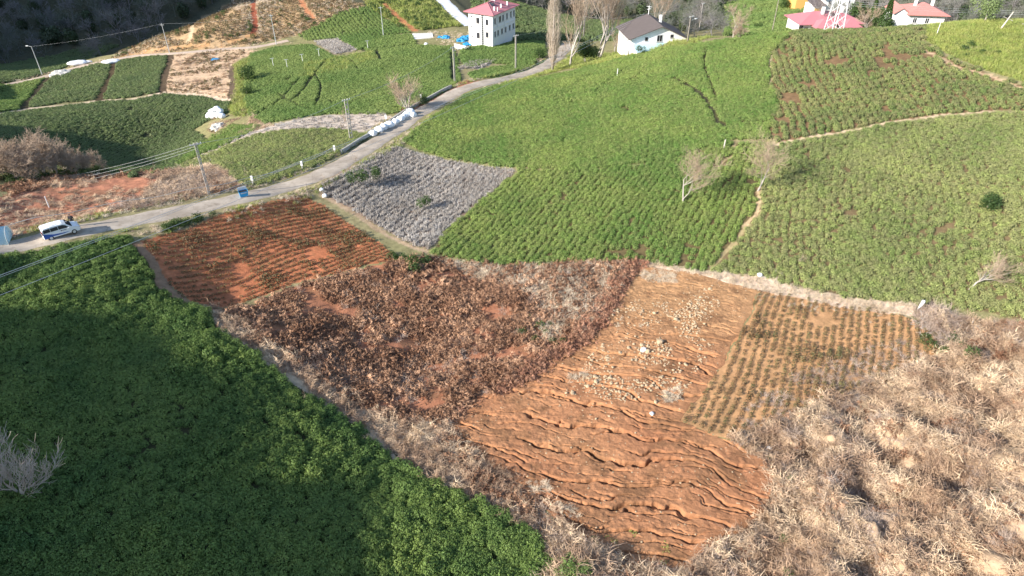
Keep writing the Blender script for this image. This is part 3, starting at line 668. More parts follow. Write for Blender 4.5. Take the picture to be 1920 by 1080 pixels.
tea('teaB3', 'tea_olive', '1750,480 1762,541', .50, .80, .73, 'olive green tea bushes on the broad lower slope of the right hill', .15, .55, .95, .015, 2.2, (-.62, 2.5))
tea('teaB2', 'tea_rows', '1691,146 1730,200', .56, 1.18, .78, 'darker tea bushes planted in separate rows on the hilltop below the red roofs', .17, .25, 1., .04, 1.5, (-.45, 4.0))
x, y = lay('teaB4', rowdir('1750,60 1900,70'), .55, .55, .8); stuff('grass', PR['grass'], *place(x, y, 1.2 + .3 * rng.random(len(x)), None, .2), 'bright green grassy slope on the hilltop at the edge')
for zn, cl, seg, sp, lb in (('teaK1a', 'tea_vivid', '60,175 100,150', 1.0, 'light green tea bushes under the lamp post beyond the valley'), ('teaK1b', 'tea_dull', '120,160 180,150', 1.0, 'dark tea bushes in fine rows between two drainage ditches'),
    ('teaK1c', 'tea_dull', '250,160 300,150', 1.0, 'dark rough tea bushes left of the tan terraced plot'), ('teaK3', 'tea_dull', '200,300 260,250', .95, 'shaded tea bushes in the hollow behind the bare thicket'),
    ('teaK5', 'tea_bright', '380,290 460,240', .9, 'bright tea bushes on the bank above the gravel track'), ('teaK4', 'tea_olive', '420,320 600,260', .9, 'tea bushes on the hump between the gravel track and the road'),
    ('teaK6', 'tea_vivid', '560,200 640,110', .95, 'vivid green tea bushes on the hill left of the road bend'), ('teaK9', 'tea_vivid', '640,70 760,68', 1.0, 'yellow green tea bushes beside the white slab'),
    ('teaK7', 'tea_vivid', '600,40 625,72', 1.0, 'tea bushes in dark separated rows on the upper hill'), ('teaK10', 'tea_vivid', '880,110 1000,80', .95, 'vivid green tea bushes in front of the white three storey house'),
    ('teaK11', 'tea_vivid', '880,145 1000,115', .95, 'vivid green strip of tea bushes along the road'), ('farfield', 'tea_dull', '0,140 200,100', 1.3, 'dark green tea field at the foot of the wooded mountain')):
    sp *= .68; tea(zn, cl, seg, sp, sp * (1.7 if zn in ('teaK7', 'teaK1b') else 1.05), sp * 1.2, lb, .15, .4, .9, .01, 1.0, (-.6, 4))
# seedlings: red field and young field, the largest 300 as things
seed = []
for zn, seg, sp, rr_, dr in (('redfield', '400,500 560,450', .40, .80, .10), ('young', '1400,740 1460,575', .50, .78, .05)):
    x, y = lay(zn, rowdir(seg), sp, rr_, .18, dr, 1.2)
    k = fbm(x, y, 5, 3, 81) > (-.42 if zn == 'redfield' else -.6)
    x, y = x[k], y[k]; seed.append((zn, x, y, 1.0 + .3 * rng.random(len(x)) + .7 * ramp(fbm(x, y, 3.5, 2, 82), .15, .5)))
young = seed[1]; P_, R3, S3 = place(young[1], young[2], young[3] * 1.0, None, .2); v = P_ - (0, 0, CAMZ); ax = v @ f_; qy = 540 - FPX * (v @ up_) / ax; order = np.argsort(ax)[:300]; own = np.zeros(len(ax), bool); own[order] = True
for i in order:
    o = link('tea_seedling', PR['seedling'].objects[int(i) % 4].data, None, tuple(P_[i])); o.rotation_euler = tuple(R3[i]); o.scale = tuple(S3[i])
    tag(o, 'small tufted tea seedling at the near end of the young plot', 'seedling', 'seedlings in the young plot beside the stony slope')
stuff('tea_seedlings', PR['seedling'], P_[~own], R3[~own], S3[~own], 'rows of small tea seedlings on the upper part of the young plot')
P_, R3, S3 = place(seed[0][1], seed[0][2], seed[0][3], None, .2); stuff('tea_seedlings', PR['seedling'], P_, R3, S3, 'fine rows of tea seedlings across the red soil field')
# grey pruned rows
x, y = lay('pruned', rowdir('652,400 790,330'), .34, .92, .3, .02, 1.6)
stuff('pruned_tea_bushes', PR['pruned'], *place(x, y, 1.25 + .35 * rng.random(len(x)), None, .25), 'grey pruned tea bushes in tight rows below the road')
for zn, lb in (('greypatch', 'small plot of grey pruned bushes beside the road'), ('patch', 'small brown pruned plot on the green hill')):
    x, y = lay(zn, rowdir('880,125 930,114'), .6, 1.0, .4, 0, .5); stuff('pruned_tea_bushes', PR['pruned'], *place(x, y, 1.7, None, .25), lb)
x, y = lay('track', rowdir('620,240 700,225'), .9, 1.1, .5, .45, .5); stuff('pruned_tea_bushes', PR['pruned'], *place(x, y, 1.3, None, .25), 'grey pruned stubs along the gravel track')
# wild growth
def wild(name, zone, coll, dens, s, label, var=.3, keep=None, sl=False, grow=0., sink=0., tilt=.35, sd=91):
    sp = 1 / math.sqrt(dens); x, y = lay(zone, np.array([.8, .6]), sp, sp, 1.6, 0, 0, grow)
    if keep is not None:
        q = fbm(x, y, keep[1], 3, sd); k = (q > keep[0]) if keep[0] > -5 else (q < keep[2]); x, y = x[k], y[k]
    return stuff(name, PR[coll], *place(x, y, s * (1 + var * rng.normal(size=len(x)).clip(-1.8, 2.2)), None, tilt, -sink, sl), label)
wild('bracken', 'bracken', 'bracken', 6.5, 1.0, 'tangled dead brown bracken covering the middle slope', .4, (-.22, 1.8), sd=91)
wild('dry_undergrowth', 'bracken', 'twigs', .8, .8, 'pale dead stalks among the brown bracken', .3, (.05, 5), sd=92)
def slope_patch(seg, keep=None): return hits(Z(seg))[:, :2]
wild('bracken', slope_patch('800,484 940,502 1188,492 1170,528 1120,600 1080,640 1020,640 1000,560 900,520'), 'pale', 6.5, .85, 'tan dead grass below the green rows', .4, (-.35, 3), sd=93)
wild('rust_bracken', slope_patch('1176,494 1206,496 1190,530 1160,575 1140,610 1100,655 1010,712 940,745 880,778 870,768 930,728 1000,684 1070,630 1110,590 1140,540'), 'rust', 10, 1.25, 'strip of rust coloured bracken dividing bracken slope and stony slope', .3)
wild('shrubs', slope_patch('730,470 800,482 825,500 800,520 740,505'), 'shrub', .7, .9, 'dark green brambles at the corner of the red field', .3, (-.3, 2))
wild('shrubs', slope_patch('970,600 1010,580 1060,610 1070,640 1020,660 975,630'), 'shrub', .5, .7, 'green brambles amid the brown bracken', .3, (-.1, 2))
wild('shrubs', slope_patch('1330,500 1380,540 1350,560'), 'shrub', .2, .6, 'low brambles at the head of the stony slope', .3)
wild('shrubs', slope_patch('1700,640 1790,620 1830,680 1760,700 1700,680'), 'shrub', .5, .7, 'green brambles under the fallen branches', .3, (-.2, 2))
wild('shrubs', slope_patch('1450,880 1500,850 1520,920 1470,940'), 'shrub', .25, .7, 'dark brambles beside the red soil', .3)
wild('dry_grass', 'straw', 'straw', 8.5, 1.0, 'heaps of matted straw coloured dead grass', .35, (-.30, 2.0), sd=95, tilt=.7)
wild('dry_undergrowth', 'straw', 'twigs', 2.8, .9, 'brown grey tangle of dead stalks in the straw', .35, (-.05, 3.5), sd=96)
wild('bracken', 'straw', 'bracken', 2.2, .75, 'brown bracken patches in the dead grass', .35, (.02, 3), sd=97)
wild('shrubs', 'straw', 'shrub', .10, .5, 'green brambles showing through the dead grass', .3, (.22, 3), sd=98)
wild('dry_grass', 'strip', 'straw', 5.5, .85, 'pale dead grass along the edge of the shaded field', .35, (-.45, 2), grow=.6, sd=99, tilt=.6)
wild('dry_undergrowth', slope_patch('830,800 900,830 1010,930 1040,1000 1010,1000 930,930 860,890 800,850'), 'bracken', 3.5, .9, 'dark brown bracken along the lower edge of the cracked soil', .35, (-.3, 1.5))
wild('dry_undergrowth', slope_patch('1380,780 1500,700 1640,650 1700,640 1760,690 1640,740 1500,790 1400,840'), 'twigs', 3.5, .6, 'grey dead stalks overgrowing the young plot', .35, (-.3, 3))
wild('dry_grass', slope_patch('1400,835 1500,770 1640,705 1740,690 1700,720 1560,790 1430,850'), 'straw', 6.5, .6, 'straw spreading over the near edge of the young plot', .35, (-.1, 2))
wild('bracken', slope_patch('1560,575 1700,596 1790,640 1700,660 1600,640'), 'bracken', 1.2, .7, 'brown bracken at the verge corner of the young plot', .35, (-.05, 2.5))
wild('dry_grass', slope_patch('1410,550 1560,578 1700,600 1690,616 1560,595 1420,565'), 'pale', 2, .55, 'thin bleached grass along the head of the young plot', .3, (-.2, 2))
wild('dry_grass', 'border', 'pale', 6, .7, 'bleached grass verge below the olive green tea field', .3, (-.4, 2))
wild('dry_grass', slope_patch('1220,560 1160,600 1130,660 1180,650 1250,590'), 'pale', 3, .55, 'pale dead grass on the stony slope', .3, (0, 2), True)
for sg in ('1060,700 1090,690 1100,705 1070,715', '1235,735 1275,728 1285,748 1245,755', '990,905 1020,900 1040,925 1000,925', '1040,945 1080,950 1090,975 1050,965', '1200,505 1260,510 1270,530 1210,530'):
    wild('dry_grass', slope_patch(sg), 'pale', 9, .6, 'bleached grass clump lying on the cracked red soil', .3, None, True)
wild('creepers', slope_patch('1240,1000 1330,950 1340,960 1350,1020 1260,1080 1240,1070'), 'creeper', 5, 1, 'green creepers trailing over the lower red soil', .3, (.1, 1.2), True)
wild('creepers', slope_patch('1080,1015 1190,995 1200,1003 1100,1030'), 'creeper', 6, 1, 'green creeper line at the foot of the cracked soil', .3, (-.3, 1.2), True)
wild('pebbles', slope_patch('1130,640 1190,560 1290,545 1350,540 1350,600 1330,660 1280,740 1180,760 1090,740 1080,700'), 'pebble', 14, 1.3, 'many small pale clods over the stony head of the slip', .5, (-.05, 2), True)
wild('pebbles', 'slide', 'pebble', 2.2, .8, 'small stones and clods scattered over the cracked soil', .5, (-.05, 3), True)
wild('dry_grass', 'dirt', 'straw', 1.6, .8, 'dead grass on the red bank above the road', .35, (-.05, 5), sd=101)
wild('dry_grass', slope_patch('230,392 300,340 360,318 430,335 450,352 330,378'), 'straw', 5, 1.0, 'thick pale dead grass between the thicket and the road', .3)
wild('dry_undergrowth', slope_patch('200,395 300,350 400,325 450,350 330,378 250,398'), 'twigs', 3, 1.0, 'dead stalks on the bank above the road', .3)
wild('bracken', slope_patch('330,365 440,340 450,355 330,380'), 'bracken', 2, .9, 'brown bracken above the road edge', .3)
wild('bracken', slope_patch('0,350 60,330 240,322 330,318 330,326 150,338 0,372'), 'bracken', 2, .9, 'brown bracken along the rim of the hollow', .3)
wild('dry_grass', 'terrace', 'straw', .9, .9, 'straw on the tan terraced plot', .3, (-.05, 6)); wild('seedling_rows', 'terrace', 'seedling', .9, 1.6, 'sparse bushes on the tan terraced plot', .3, (.0, 5))
wild('dry_grass', 'upper', 'pale', .8, 1.2, 'bleached grass on the upper hill', .3, (.05, 12), sd=103)
x, y = lay('upper', rowdir('400,60 460,50'), 1.0, 1.5, .3, .1, 2); k = fbm(x, y, 14, 3, 104) > -.35; stuff('tea_seedlings', PR['seedling'], *place(x[k], y[k], 2.6, None, .2), 'rows of young bushes on the tan upper hill')
wild('shrubs', 'upper', 'shrub', .12, .9, 'dark bushes dotted over the upper hill', .3, (.1, 8)); wild('shrubs', 'upper2', 'shrub', .5, 1.0, 'green bushes on the slope beside the concrete lane', .3, (-.1, 7))
wild('grass', 'upper2', 'grass', 1.5, 2, 'green grass on the slope beside the concrete lane', .3)
wild('bracken', 'bankred', 'rust', 3, 1.1, 'rust coloured bracken on the bank beside the road wall', .3)
# verges
for sg, cl, lb in (('290,434 330,420 400,402 420,396 425,402 350,424 300,440', 'shrub', 'low green hedge between the road and the red field'),):
    wild('shrubs', slope_patch(sg), cl, 2.2, .75, lb, .25)
wild('grass', slope_patch('600,350 660,318 740,272 750,268 752,276 700,300 640,335 604,362'), 'grass', 5, 1.0, 'green grass verge along the road above the pruned field', .3)
wild('grass', slope_patch('245,440 300,425 420,392 600,350 610,354 560,368 420,402 262,450'), 'grass', 3, .8, 'thin grass verge between the road and the red field', .3, (-.1, 2))
wild('grass', slope_patch('900,150 1010,126 1060,100 1160,100 1160,112 1060,130 950,155'), 'grass', 3.5, 1.3, 'grass strip along the road under the bare trees', .3)
wild('grass', slope_patch('440,120 470,110 460,190 480,215 430,220 432,190'), 'grass', 2, 1.5, 'yellowish grass alley beside the tan terraced plot', .3)
wild('grass', slope_patch('575,120 640,108 700,98 712,112 650,130 560,150'), 'grass', 2, 1.5, 'olive grass patch on the green hill', .3)
print('instances', TOTAL[0])

def verge(k, a_, b_, dens):
    ln, w = WY[k]; seg = np.linalg.norm(np.diff(ln[:, :2], axis=0), axis=1); n = int(seg.sum() * dens * (b_ - a_) * 2); t = rng.random(n) * (len(ln) - 1.01); i = t.astype(int); f = (t - i)[:, None]
    q = ln[i, :2] * (1 - f) + ln[i + 1, :2] * f; d = ln[i + 1, :2] - ln[i, :2]; d /= np.linalg.norm(d, axis=1)[:, None]; o = (w + a_ + (b_ - a_) * rng.random(n) ** 1.5) * rng.choice([-1, 1], n)
    return q[:, 0] - d[:, 1] * o, q[:, 1] + d[:, 0] * o
for k, cl, de, s_, lb in (('road', 'grass', 2.2, .75, 'thin green grass along both road edges'), ('road', 'pale', 2.0, .65, 'bleached grass along both road edges'), ('road', 'twigs', .5, .6, 'dry stalks along the road edges'), ('lane', 'pale', .8, .9, 'bleached grass along the dirt lane')):
    x, y = verge(k, .15, 2.4, de); q = fbm(x, y, 3, 3, 111 + len(cl)) > -.1; x, y = x[q], y[q]; stuff('verge_grass', PR[cl], *place(x, y, s_ * (1 + .3 * rng.normal(size=len(x)).clip(-1.5, 2)), None, .3), lb)
wild('dry_grass', slope_patch('800,60 880,60 884,90 820,88'), 'pale', .5, .9, 'bleached grass in the yard of the three storey house', .3)
wild('dry_grass', slope_patch('380,210 470,205 520,235 430,262 390,245'), 'straw', 1.2, .9, 'dead grass round the far heap of sacks', .3, (-.2, 4))
wild('grass', slope_patch('1060,112 1180,100 1300,74 1490,52 1490,60 1300,84 1180,112 1070,130'), 'grass', 2.0, 1.2, 'grass along the crest beside the grey-roofed house', .3)

wild('shrubs', slope_patch('1738,84 1760,68 1800,76 1880,98 1915,120 1860,116 1790,104'), 'shrub', .22, .75, 'dark bushes between the row plot and the grassy hilltop', .3, (-.1, 5))
wild('dry_grass', slope_patch('1790,92 1830,86 1870,104 1830,112'), 'pale', 1.2, .7, 'bleached grass patches below the grassy hilltop', .3, (0, 3))
wild('grass', slope_patch('1440,262 1400,268 1380,262 1350,290 1300,320 1420,330'), 'grass', 1.2, .7, 'grass at the fork of the field paths', .3, (0, 3))
# ------------------------------------------------------------------ trees
def limb(mb, p, d, L, r, depth, kink, up, fork, lim, twig, spread=.62, seg=4):
    pts = [p]; rad = [r]
    for s in range(seg):
        d = (d + Vector(rng.normal(size=3)) * kink + Vector((0, 0, up))).normalized(); p = p + d * (L / seg); pts.append(p); rad.append(r * (1 - .45 * (s + 1) / seg))
    n = 6 if r > .06 else (4 if r > .02 else 3)
    (mb[0] if depth >= lim else mb[1]).tube(pts, rad, n, cap=False)
    if depth == 0: return
    for k in range(fork):
        t = rng.uniform(.35, 1.0) if k else 1.0; i = min(int(t * seg), seg); q = pts[i]; a = rng.uniform(0, 6.283)
        side = Vector((math.cos(a), math.sin(a), 0)); side = (side - d * side.dot(d)).normalized()
        nd = (d * (1 - spread * rng.uniform(.5, 1.1)) + side * spread * rng.uniform(.6, 1.2)).normalized() if k or depth % 2 else (d + side * .35).normalized()
        limb(mb, q, nd, L * rng.uniform(.58, .82), max(rad[i] * .62, twig), depth - 1, kink, up, fork, lim, twig, spread, max(2, seg - 1) if depth < 3 else seg)
TM = {}
M['pale_twig'] = mat_plain('pale_twigs', (.52, .43, .36), .9, 0, .2, 4)  # sunlight on the near tree put into a paler, warmer bark colour
def bare_tree_mesh(key, h=7., trunk=.35, stems=1, depth=5, fork=3, up=.08, spread=.62, kink=.14, bark='bark', twigm='twigs_pink', twig=.012, r0=.14):
    a, b = MB(), MB()
    for s in range(stems):
        q = Vector((rng.normal() * .15 * (stems > 1), rng.normal() * .15 * (stems > 1), -.2)); d = Vector((rng.normal() * .10 * stems, rng.normal() * .10 * stems, 1)).normalized(); L = h * trunk
        limb((a, b), q, d, L, r0 / math.sqrt(stems) * 1.1, depth, kink, up, fork, depth - 2, twig, spread)
    TM[key] = (a.mesh(key + '_trunk', M[bark], True), b.mesh(key + '_crown', M[twigm]))
def tree(name, key, px, py, s, label, group=None, rz=None, dz=0, tilt=(0, 0), cat='tree', loc=None, sxy=None):
    p = hit(px, py) if loc is None else loc; zz = float(H(np.array([p[0]]), np.array([p[1]]))[0]) + dz
    o = empty(name, (p[0], p[1], zz), rng.uniform(0, 6.28) if rz is None else rz, label, cat, group, s)
    if sxy: o.scale = (sxy, sxy, s)
    if tilt != (0, 0): o.rotation_euler = (tilt[0], tilt[1], 0)
    for nm, me in zip(('trunk', 'crown'), TM[key]): link(nm, me, o)
    return o
bare_tree_mesh('bare_wide', 7.6, .38, 1, 5, 4, .09, .56, .08, bark='bark', twig=.009, r0=.09)
bare_tree_mesh('bare_round', 8, .36, 1, 5, 4, .10, .5, .12)
bare_tree_mesh('bare_small', 4, .35, 1, 4, 3, .08, .55, .14, twig=.014, r0=.07, bark='bark_grey')
bare_tree_mesh('bare_multi', 10, .30, 4, 4, 4, .10, .5, .12, r0=.22, twig=.018)
bare_tree_mesh('bare_tall', 20, .46, 1, 5, 4, .14, .42, .08, r0=.28, twig=.02)
bare_tree_mesh('bare_twin', 20, .44, 2, 5, 4, .18, .40, .07, r0=.40, twig=.02)
bare_tree_mesh('bare_near', 6.0, .26, 5, 4, 4, .13, .42, .12, twig=.009, r0=.16, bark='pale_twig', twigm='pale_twig')
bare_tree_mesh('thicket_tree', 9, .30, 2, 5, 4, .06, .60, .14, bark='bark_grey', twigm='twigs_pink', twig=.022, r0=.16)
# poplar: upright branches hugging the stem
a, b = MB(), MB(); a.tube([(0, 0, -.3), (.1, 0, 6), (0, .1, 13), (0, 0, 20)], [.34, .26, .16, .05], 8)
for i in range(560):
    z = rng.uniform(.6, 18.5); an = rng.uniform(0, 6.283); out = 1.75 * math.sin(math.pi * min(1, (z + 3.0) / 23.5)) ** .8 * rng.uniform(.55, 1.1); L = rng.uniform(2.0, 4.2) * (1 - z / 32)
    p0 = Vector((0, 0, z)); p1 = Vector((math.cos(an) * out * .75, math.sin(an) * out * .75, z + L * .35)); p2 = Vector((math.cos(an) * out, math.sin(an) * out, z + L * .75)); p3 = p2 + Vector((rng.normal() * .15, rng.normal() * .15, L * .55))
    (b).tube([p0, p1, p2, p3], [.03, .028, .02, .008], 3, cap=False)
    for j in range(3):
        q = p1.lerp(p3, rng.uniform(.2, .9)); b.tube([q, q + Vector((rng.normal() * .3, rng.normal() * .3, rng.uniform(.5, 1.1)))], [.016, .008], 3, cap=False)
M['poplar'] = mat_plain('poplar_twigs', (.47, .39, .31), .9, 0, .3, 4)
TM['poplar'] = (a.mesh('poplar_trunk', M['bark'], True), b.mesh('poplar_crown', M['poplar']))
def leafy_mesh(key, rx, rz, th, n, size, mat='evergreen', tr=.06, lobes=5):
    a = MB()
    for s in range(2): a.tube([(0, 0, -.2), (rng.normal() * .1, rng.normal() * .1, th * .6), (rng.normal() * .25, rng.normal() * .25, th + rz * .5)], [tr, tr * .8, tr * .4], 5)
    parts = []
    for k in range(lobes):
        c = np.array([rng.normal() * rx * .38, rng.normal() * rx * .38, th + rz * (.25 + .5 * rng.random())]); d = rng.normal(size=(n, 3)); d /= np.linalg.norm(d, axis=1)[:, None]
        r = (1 - .5 * rng.random(n) ** 2)[:, None]; cen = c + d * r * np.array([rx * .62, rx * .62, rz * .42]); parts.append(quads(cen, d + rng.normal(size=(n, 3)) * .7, size * rng.uniform(.6, 1.3, n)))
    V = np.concatenate([v for v, f in parts]); k = 0; F = []
    for v, f in parts: F.append(f + k); k += len(v)
    TM[key] = (a.mesh(key + '_trunk', M['bark'], True), join_mesh(key + '_crown', [(V, np.concatenate(F))], [M[mat]]))
leafy_mesh('orchard', 1.1, 1.5, .9, 130, .10); leafy_mesh('shrubby', 1.3, 1.9, .3, 160, .11, lobes=7)
leafy_mesh('big_evergreen', 2.6, 3.6, 1.6, 260, .2, lobes=9, tr=.12); leafy_mesh('grey_green', 2.0, 3.4, 1.0, 200, .15, 'tea_dull', .1, 8)
a = MB(); a.tube([(0, 0, -.3), (0, 0, 7)], [.16, .04], 6); V, F = [], []
cen = []; 
for i in range(1500):
    z = rng.uniform(.7, 8); r = (1 - (z / 8.3)) * 1.9 * math.sqrt(rng.uniform(.3, 1)) + .15; an = rng.uniform(0, 6.283); cen.append((r * math.cos(an), r * math.sin(an), z - r * .25))
cen = np.array(cen); TM['conifer'] = (a.mesh('conifer_trunk', M['bark_grey']), join_mesh('conifer_crown', [quads(cen, cen * (1, 1, 0) + rng.normal(size=cen.shape) * .8 + (0, 0, .6), rng.uniform(.14, .3, len(cen)))], [M['evergreen']]))

tree('bare_tree', 'bare_wide', 1281, 382, 1.3, 'leafless tree with pale trunk and rounded pinkish crown on the slanting green rows')
tree('bare_tree', 'bare_wide', 1420, 358, 1.3, 'leafless tree forking low above a pale trunk, at the end of the bare earth streak')
tree('bare_tree', 'bare_multi', 765, 207, 1.1, 'leafless tree with several thin trunks behind the white sacks by the road')
tree('bare_tree', 'bare_small', 641, 246, 1.6, 'thin leafless tree beside the utility pole left of the white sacks')
tree('bare_tree', 'bare_near', 34, 928, 1.4, 'pale many-stemmed leafless tree standing in the shaded tea field at the frame edge')
tree('poplar_tree', 'poplar', 1036, 134, 1.0, 'tall narrow leafless poplar with upright branches beside the road')
tree('bare_tree', 'bare_tall', 1069, 124, .98, 'tall leafless tree with slender white trunk right of the poplar')
tree('bare_tree', 'bare_twin', 1121, 112, 1.02, 'tall leafless tree with twin white trunks above the green bushes')
tree('bare_tree', 'bare_round', 1152, 98, .85, 'short crooked leafless tree next to the gable of the grey-roofed house')
tree('bare_tree', 'bare_small', 1052, 106, 2.2, 'thin leafless tree between the poplar and the white-trunked tree')
tree('bare_tree', 'bare_round', 1374, 72, 1.0, 'leafless tree with pale trunk in front of the brown shrub on the crest')
tree('bare_tree', 'bare_small', 604, 352, .62, 'little leafless roadside tree at the corner of the pruned field', sxy=.5)
tree('bare_tree', 'bare_small', 668, 306, .68, 'little leafless roadside tree halfway along the pruned field verge', sxy=.5)
tree('bare_tree', 'bare_small', 459, 334, .75, 'slender leafless sapling in the tea beyond the blue bin', sxy=.4)
tree('bare_tree', 'bare_small', 290, 318, .6, 'slender leafless sapling at the rim of the dark hollow', sxy=.35)
tree('bare_tree', 'bare_small', 573, 752, .55, 'thin dry sapling standing at the edge of the shaded tea field', sxy=.18)
tree('bare_tree', 'bare_round', 1819, 541, .78, 'leaning leafless tree with white trunk in the olive green tea field', tilt=(-.15, .75))
tree('bare_tree', 'bare_small', 1497, 492, .55, 'small dry sapling in the olive green tea above the grass verge')
tree('orchard_tree', 'orchard', 676, 352, 1.35, 'rounded dark green fruit tree in the pruned field, nearest the road')
tree('orchard_tree', 'orchard', 706, 340, 1.05, 'small fruit tree in the pruned field, right of the rounded one')
tree('orchard_tree', 'orchard', 797, 394, 1.0, 'small bushy fruit tree alone in the middle of the pruned field')
tree('evergreen_tree', 'big_evergreen', 1096, 119, .95, 'broad dark green tree on pale stems below the twin-trunked tree')
tree('evergreen_tree', 'shrubby', 1112, 112, 1.5, 'dark green bushy tree at the right of the broad one on pale stems')
tree('evergreen_tree', 'shrubby', 1010, 108, 1.25, 'dark green bush on a thin stem just left of the poplar')
tree('evergreen_tree', 'orchard', 1199, 104, 1.0, 'small leafy tree in front of the white wall of the grey-roofed house')
tree('evergreen_tree', 'shrubby', 466, 150, 1.7, 'dark green tree at the upper corner of the vivid green hill')
tree('evergreen_tree', 'shrubby', 463, 178, 1.0, 'dark green bush halfway down the edge of the vivid green hill')
tree('evergreen_tree', 'shrubby', 1850, 392, 1.05, 'single dark green bush standing out of the olive green tea field')
tree('evergreen_tree', 'grey_green', 1846, 42, 1.25, 'grey green round tree on the grassy hilltop')
tree('brown_shrub', 'shrubby', 1812, 38, .9, 'low brownish bush beside the grey green round tree', cat='shrub')
tree('evergreen_tree', 'shrubby', 797, 198, .95, 'dark green roadside bush above the white sacks')
tree('evergreen_tree', 'shrubby', 875, 96, .6, 'small bush by the blue tarpaulins')
for px, py, s, k, lb in ((1632, 34, 1.0, 'conifer', 'narrow dark conifer directly right of the white gabled house'), (1648, 20, 1.1, 'big_evergreen', 'broad dark tree rising left of the salmon red roof'), (1604, 12, 1.2, 'big_evergreen', 'dark spreading tree behind the white gabled house'), (1690, 10, 1.2, 'shrubby', 'dark bush behind the salmon red roof'), (1644, 44, 1.15, 'conifer', 'dark conifer between the two red-roofed houses'), (1654, 30, .75, 'big_evergreen', 'broad dark tree behind the conifer and the red-roofed house'),
    (1420, 55, .9, 'shrubby', 'dark bush on the bright green slope beyond the crest'), (1525, 22, 1.5, 'shrubby', 'dark bush beside the orange house'), (1470, 18, 1.8, 'shrubby', 'dark bushes left of the orange house'),):
    tree('evergreen_tree', k, px, py, s, lb, loc=wpt(px, {1632: 196, 1648: 190, 1604: 200, 1690: 195, 1644: 174, 1654: 182}[px], -3) if 1600 < px < 1700 else None)
tree('bare_tree', 'bare_round', 1617, 40, 1.1, 'leafless tree with thick pale limbs left of the conifer', loc=wpt(1617, 176, -2))
tree('bare_tree', 'bare_tall', 1233, 62, .8, 'leafless tree with dense brown crown behind the grey-roofed house')
tree('brown_shrub', 'thicket_tree', 1386, 72, .5, 'dense dark reddish shrub on the crest behind the pale-trunked tree', cat='shrub')
# thicket at the left
for i, (px, py, s) in enumerate([(8, 330, 1.0), (35, 338, 1.05), (60, 335, 1.0), (85, 330, 1.15), (110, 328, 1.0), (135, 326, .9), (160, 324, .8), (20, 318, 1.1), (120, 318, .8), (180, 322, .62), (-25, 330, 1.1), (70, 322, 1.15), (48, 326, .9), (100, 322, 1.0)]):
    tree('thicket_tree', 'thicket_tree', px, py, s * .92, 'leafless brown tree in the dense thicket above the red bank', 'bare trees of the thicket')
wild('shrubs', slope_patch('-60,345 0,345 60,340 200,326 200,320 60,326 -60,330'), 'shrub', .8, .9, 'dark green undergrowth at the foot of the thicket', .3)
# ------------------------------------------------------------------ far woods
FW = {}
def far_wood(name, sz, cnt, key, lab, smin=.7, smax=1.1, wild_=1):
    x, y = sz
    z = H(x, y, False); n = len(x); s = rng.uniform(smin, smax, n)
    return stuff(name, PR[key], np.stack([x, y, z], 1), np.stack([rng.normal(size=n) * .05, rng.normal(size=n) * .05, rng.uniform(0, 6.28, n)], 1), np.stack([s, s, s], 1), lab)
a, b = MB(), MB(); limb((a, b), Vector((0, 0, -.3)), Vector((0, 0, 1)), 4.5, .16, 4, .14, .06, 4, 5, .035, .6); fm = [a.mesh('x', M['wood_far']) if len(a.v) else None, b.mesh('far_tree', M['wood_far'])]
a2, b2 = MB(), MB(); limb((a2, b2), Vector((0, 0, -.3)), Vector((0, 0, 1)), 5, .16, 4, .14, .10, 4, 5, .035, .5)
M['far_green'] = mat_leaf('far_evergreen', (.035, .055, .02), (.06, .085, .03), (.04, .06, .03), .2, .05, 0)
d = rng.normal(size=(420, 3)); d /= np.linalg.norm(d, axis=1)[:, None]; cen = d * (1 - .4 * rng.random((420, 1))) * (2.6, 2.6, 3.2) + (0, 0, 3.6)
fg = join_mesh('far_green_tree', [quads(cen, d + rng.normal(size=d.shape) * .5, rng.uniform(.3, .6, 420))], [M['far_green']])
PR['far'] = protos('far', [fm[1], b2.mesh('far_tree_b', M['wood_far']), fm[1], fg])
def spread(cond, sp):
    xs, ys = np.meshgrid(np.arange(-330, 330, sp), np.arange(150, 520, sp)); x = xs.ravel() + rng.normal(size=xs.size) * sp * .4; y = ys.ravel() + rng.normal(size=xs.size) * sp * .4
    v0 = y * math.cos(PITCH) + (CAMZ + 15) * math.sin(PITCH); k = (np.abs(x) < v0 * .86) & cond(x, y); return x[k], y[k]
def qpx(x, y, z):
    ax = y * math.cos(PITCH) - (z - CAMZ) * math.sin(PITCH); return 960 + FPX * x / ax, 540 - FPX * (y * math.sin(PITCH) + (z - CAMZ) * math.cos(PITCH)) / ax
def far_left(x, y):
    z = H(x, y, False); px, py = qpx(x, y, z); return (y > 212) & (px < 470) & (py < 150 - px * .2) & (sdf('farfield', x, y) < -2) & (sdf('upper', x, y) < -4) & (y > 235 - np.clip((px - 200) * .0, 0, 30))
far_wood('far_woods', spread(far_left, 5.2), 0, 'far', 'dense bare woods covering the shaded mountain side')
def far_right(x, y):
    z = H(x, y, False); px, py = qpx(x, y, z); g = (px > 1360) & (px < 1530) & (y < 300)
    return (y > 195) & (px > 1225) & ~g
far_wood('far_woods', spread(far_right, 6.5), 0, 'far', 'brown leafless woods on the slope beyond the hilltop houses', .5, .85)
def far_mid(x, y):
    z = H(x, y, False); px, py = qpx(x, y, z); return (y > 300) & (px > 860) & (px < 1225)
far_wood('far_woods', spread(far_mid, 7), 0, 'far', 'far bare woods behind the dark tea hill')
x, y = spread(lambda x, y: (lambda q: (y > 205) & (y < 300) & (q[0] > 885) & (q[0] < 1228) & (q[1] < 78))(qpx(x, y, H(x, y, False))), 1.9)
stuff('tea_bushes', PR['tea_dull'], *place(x, y, 1.9, 1.9, .1), 'dark tea covered hill beyond the white three storey house')
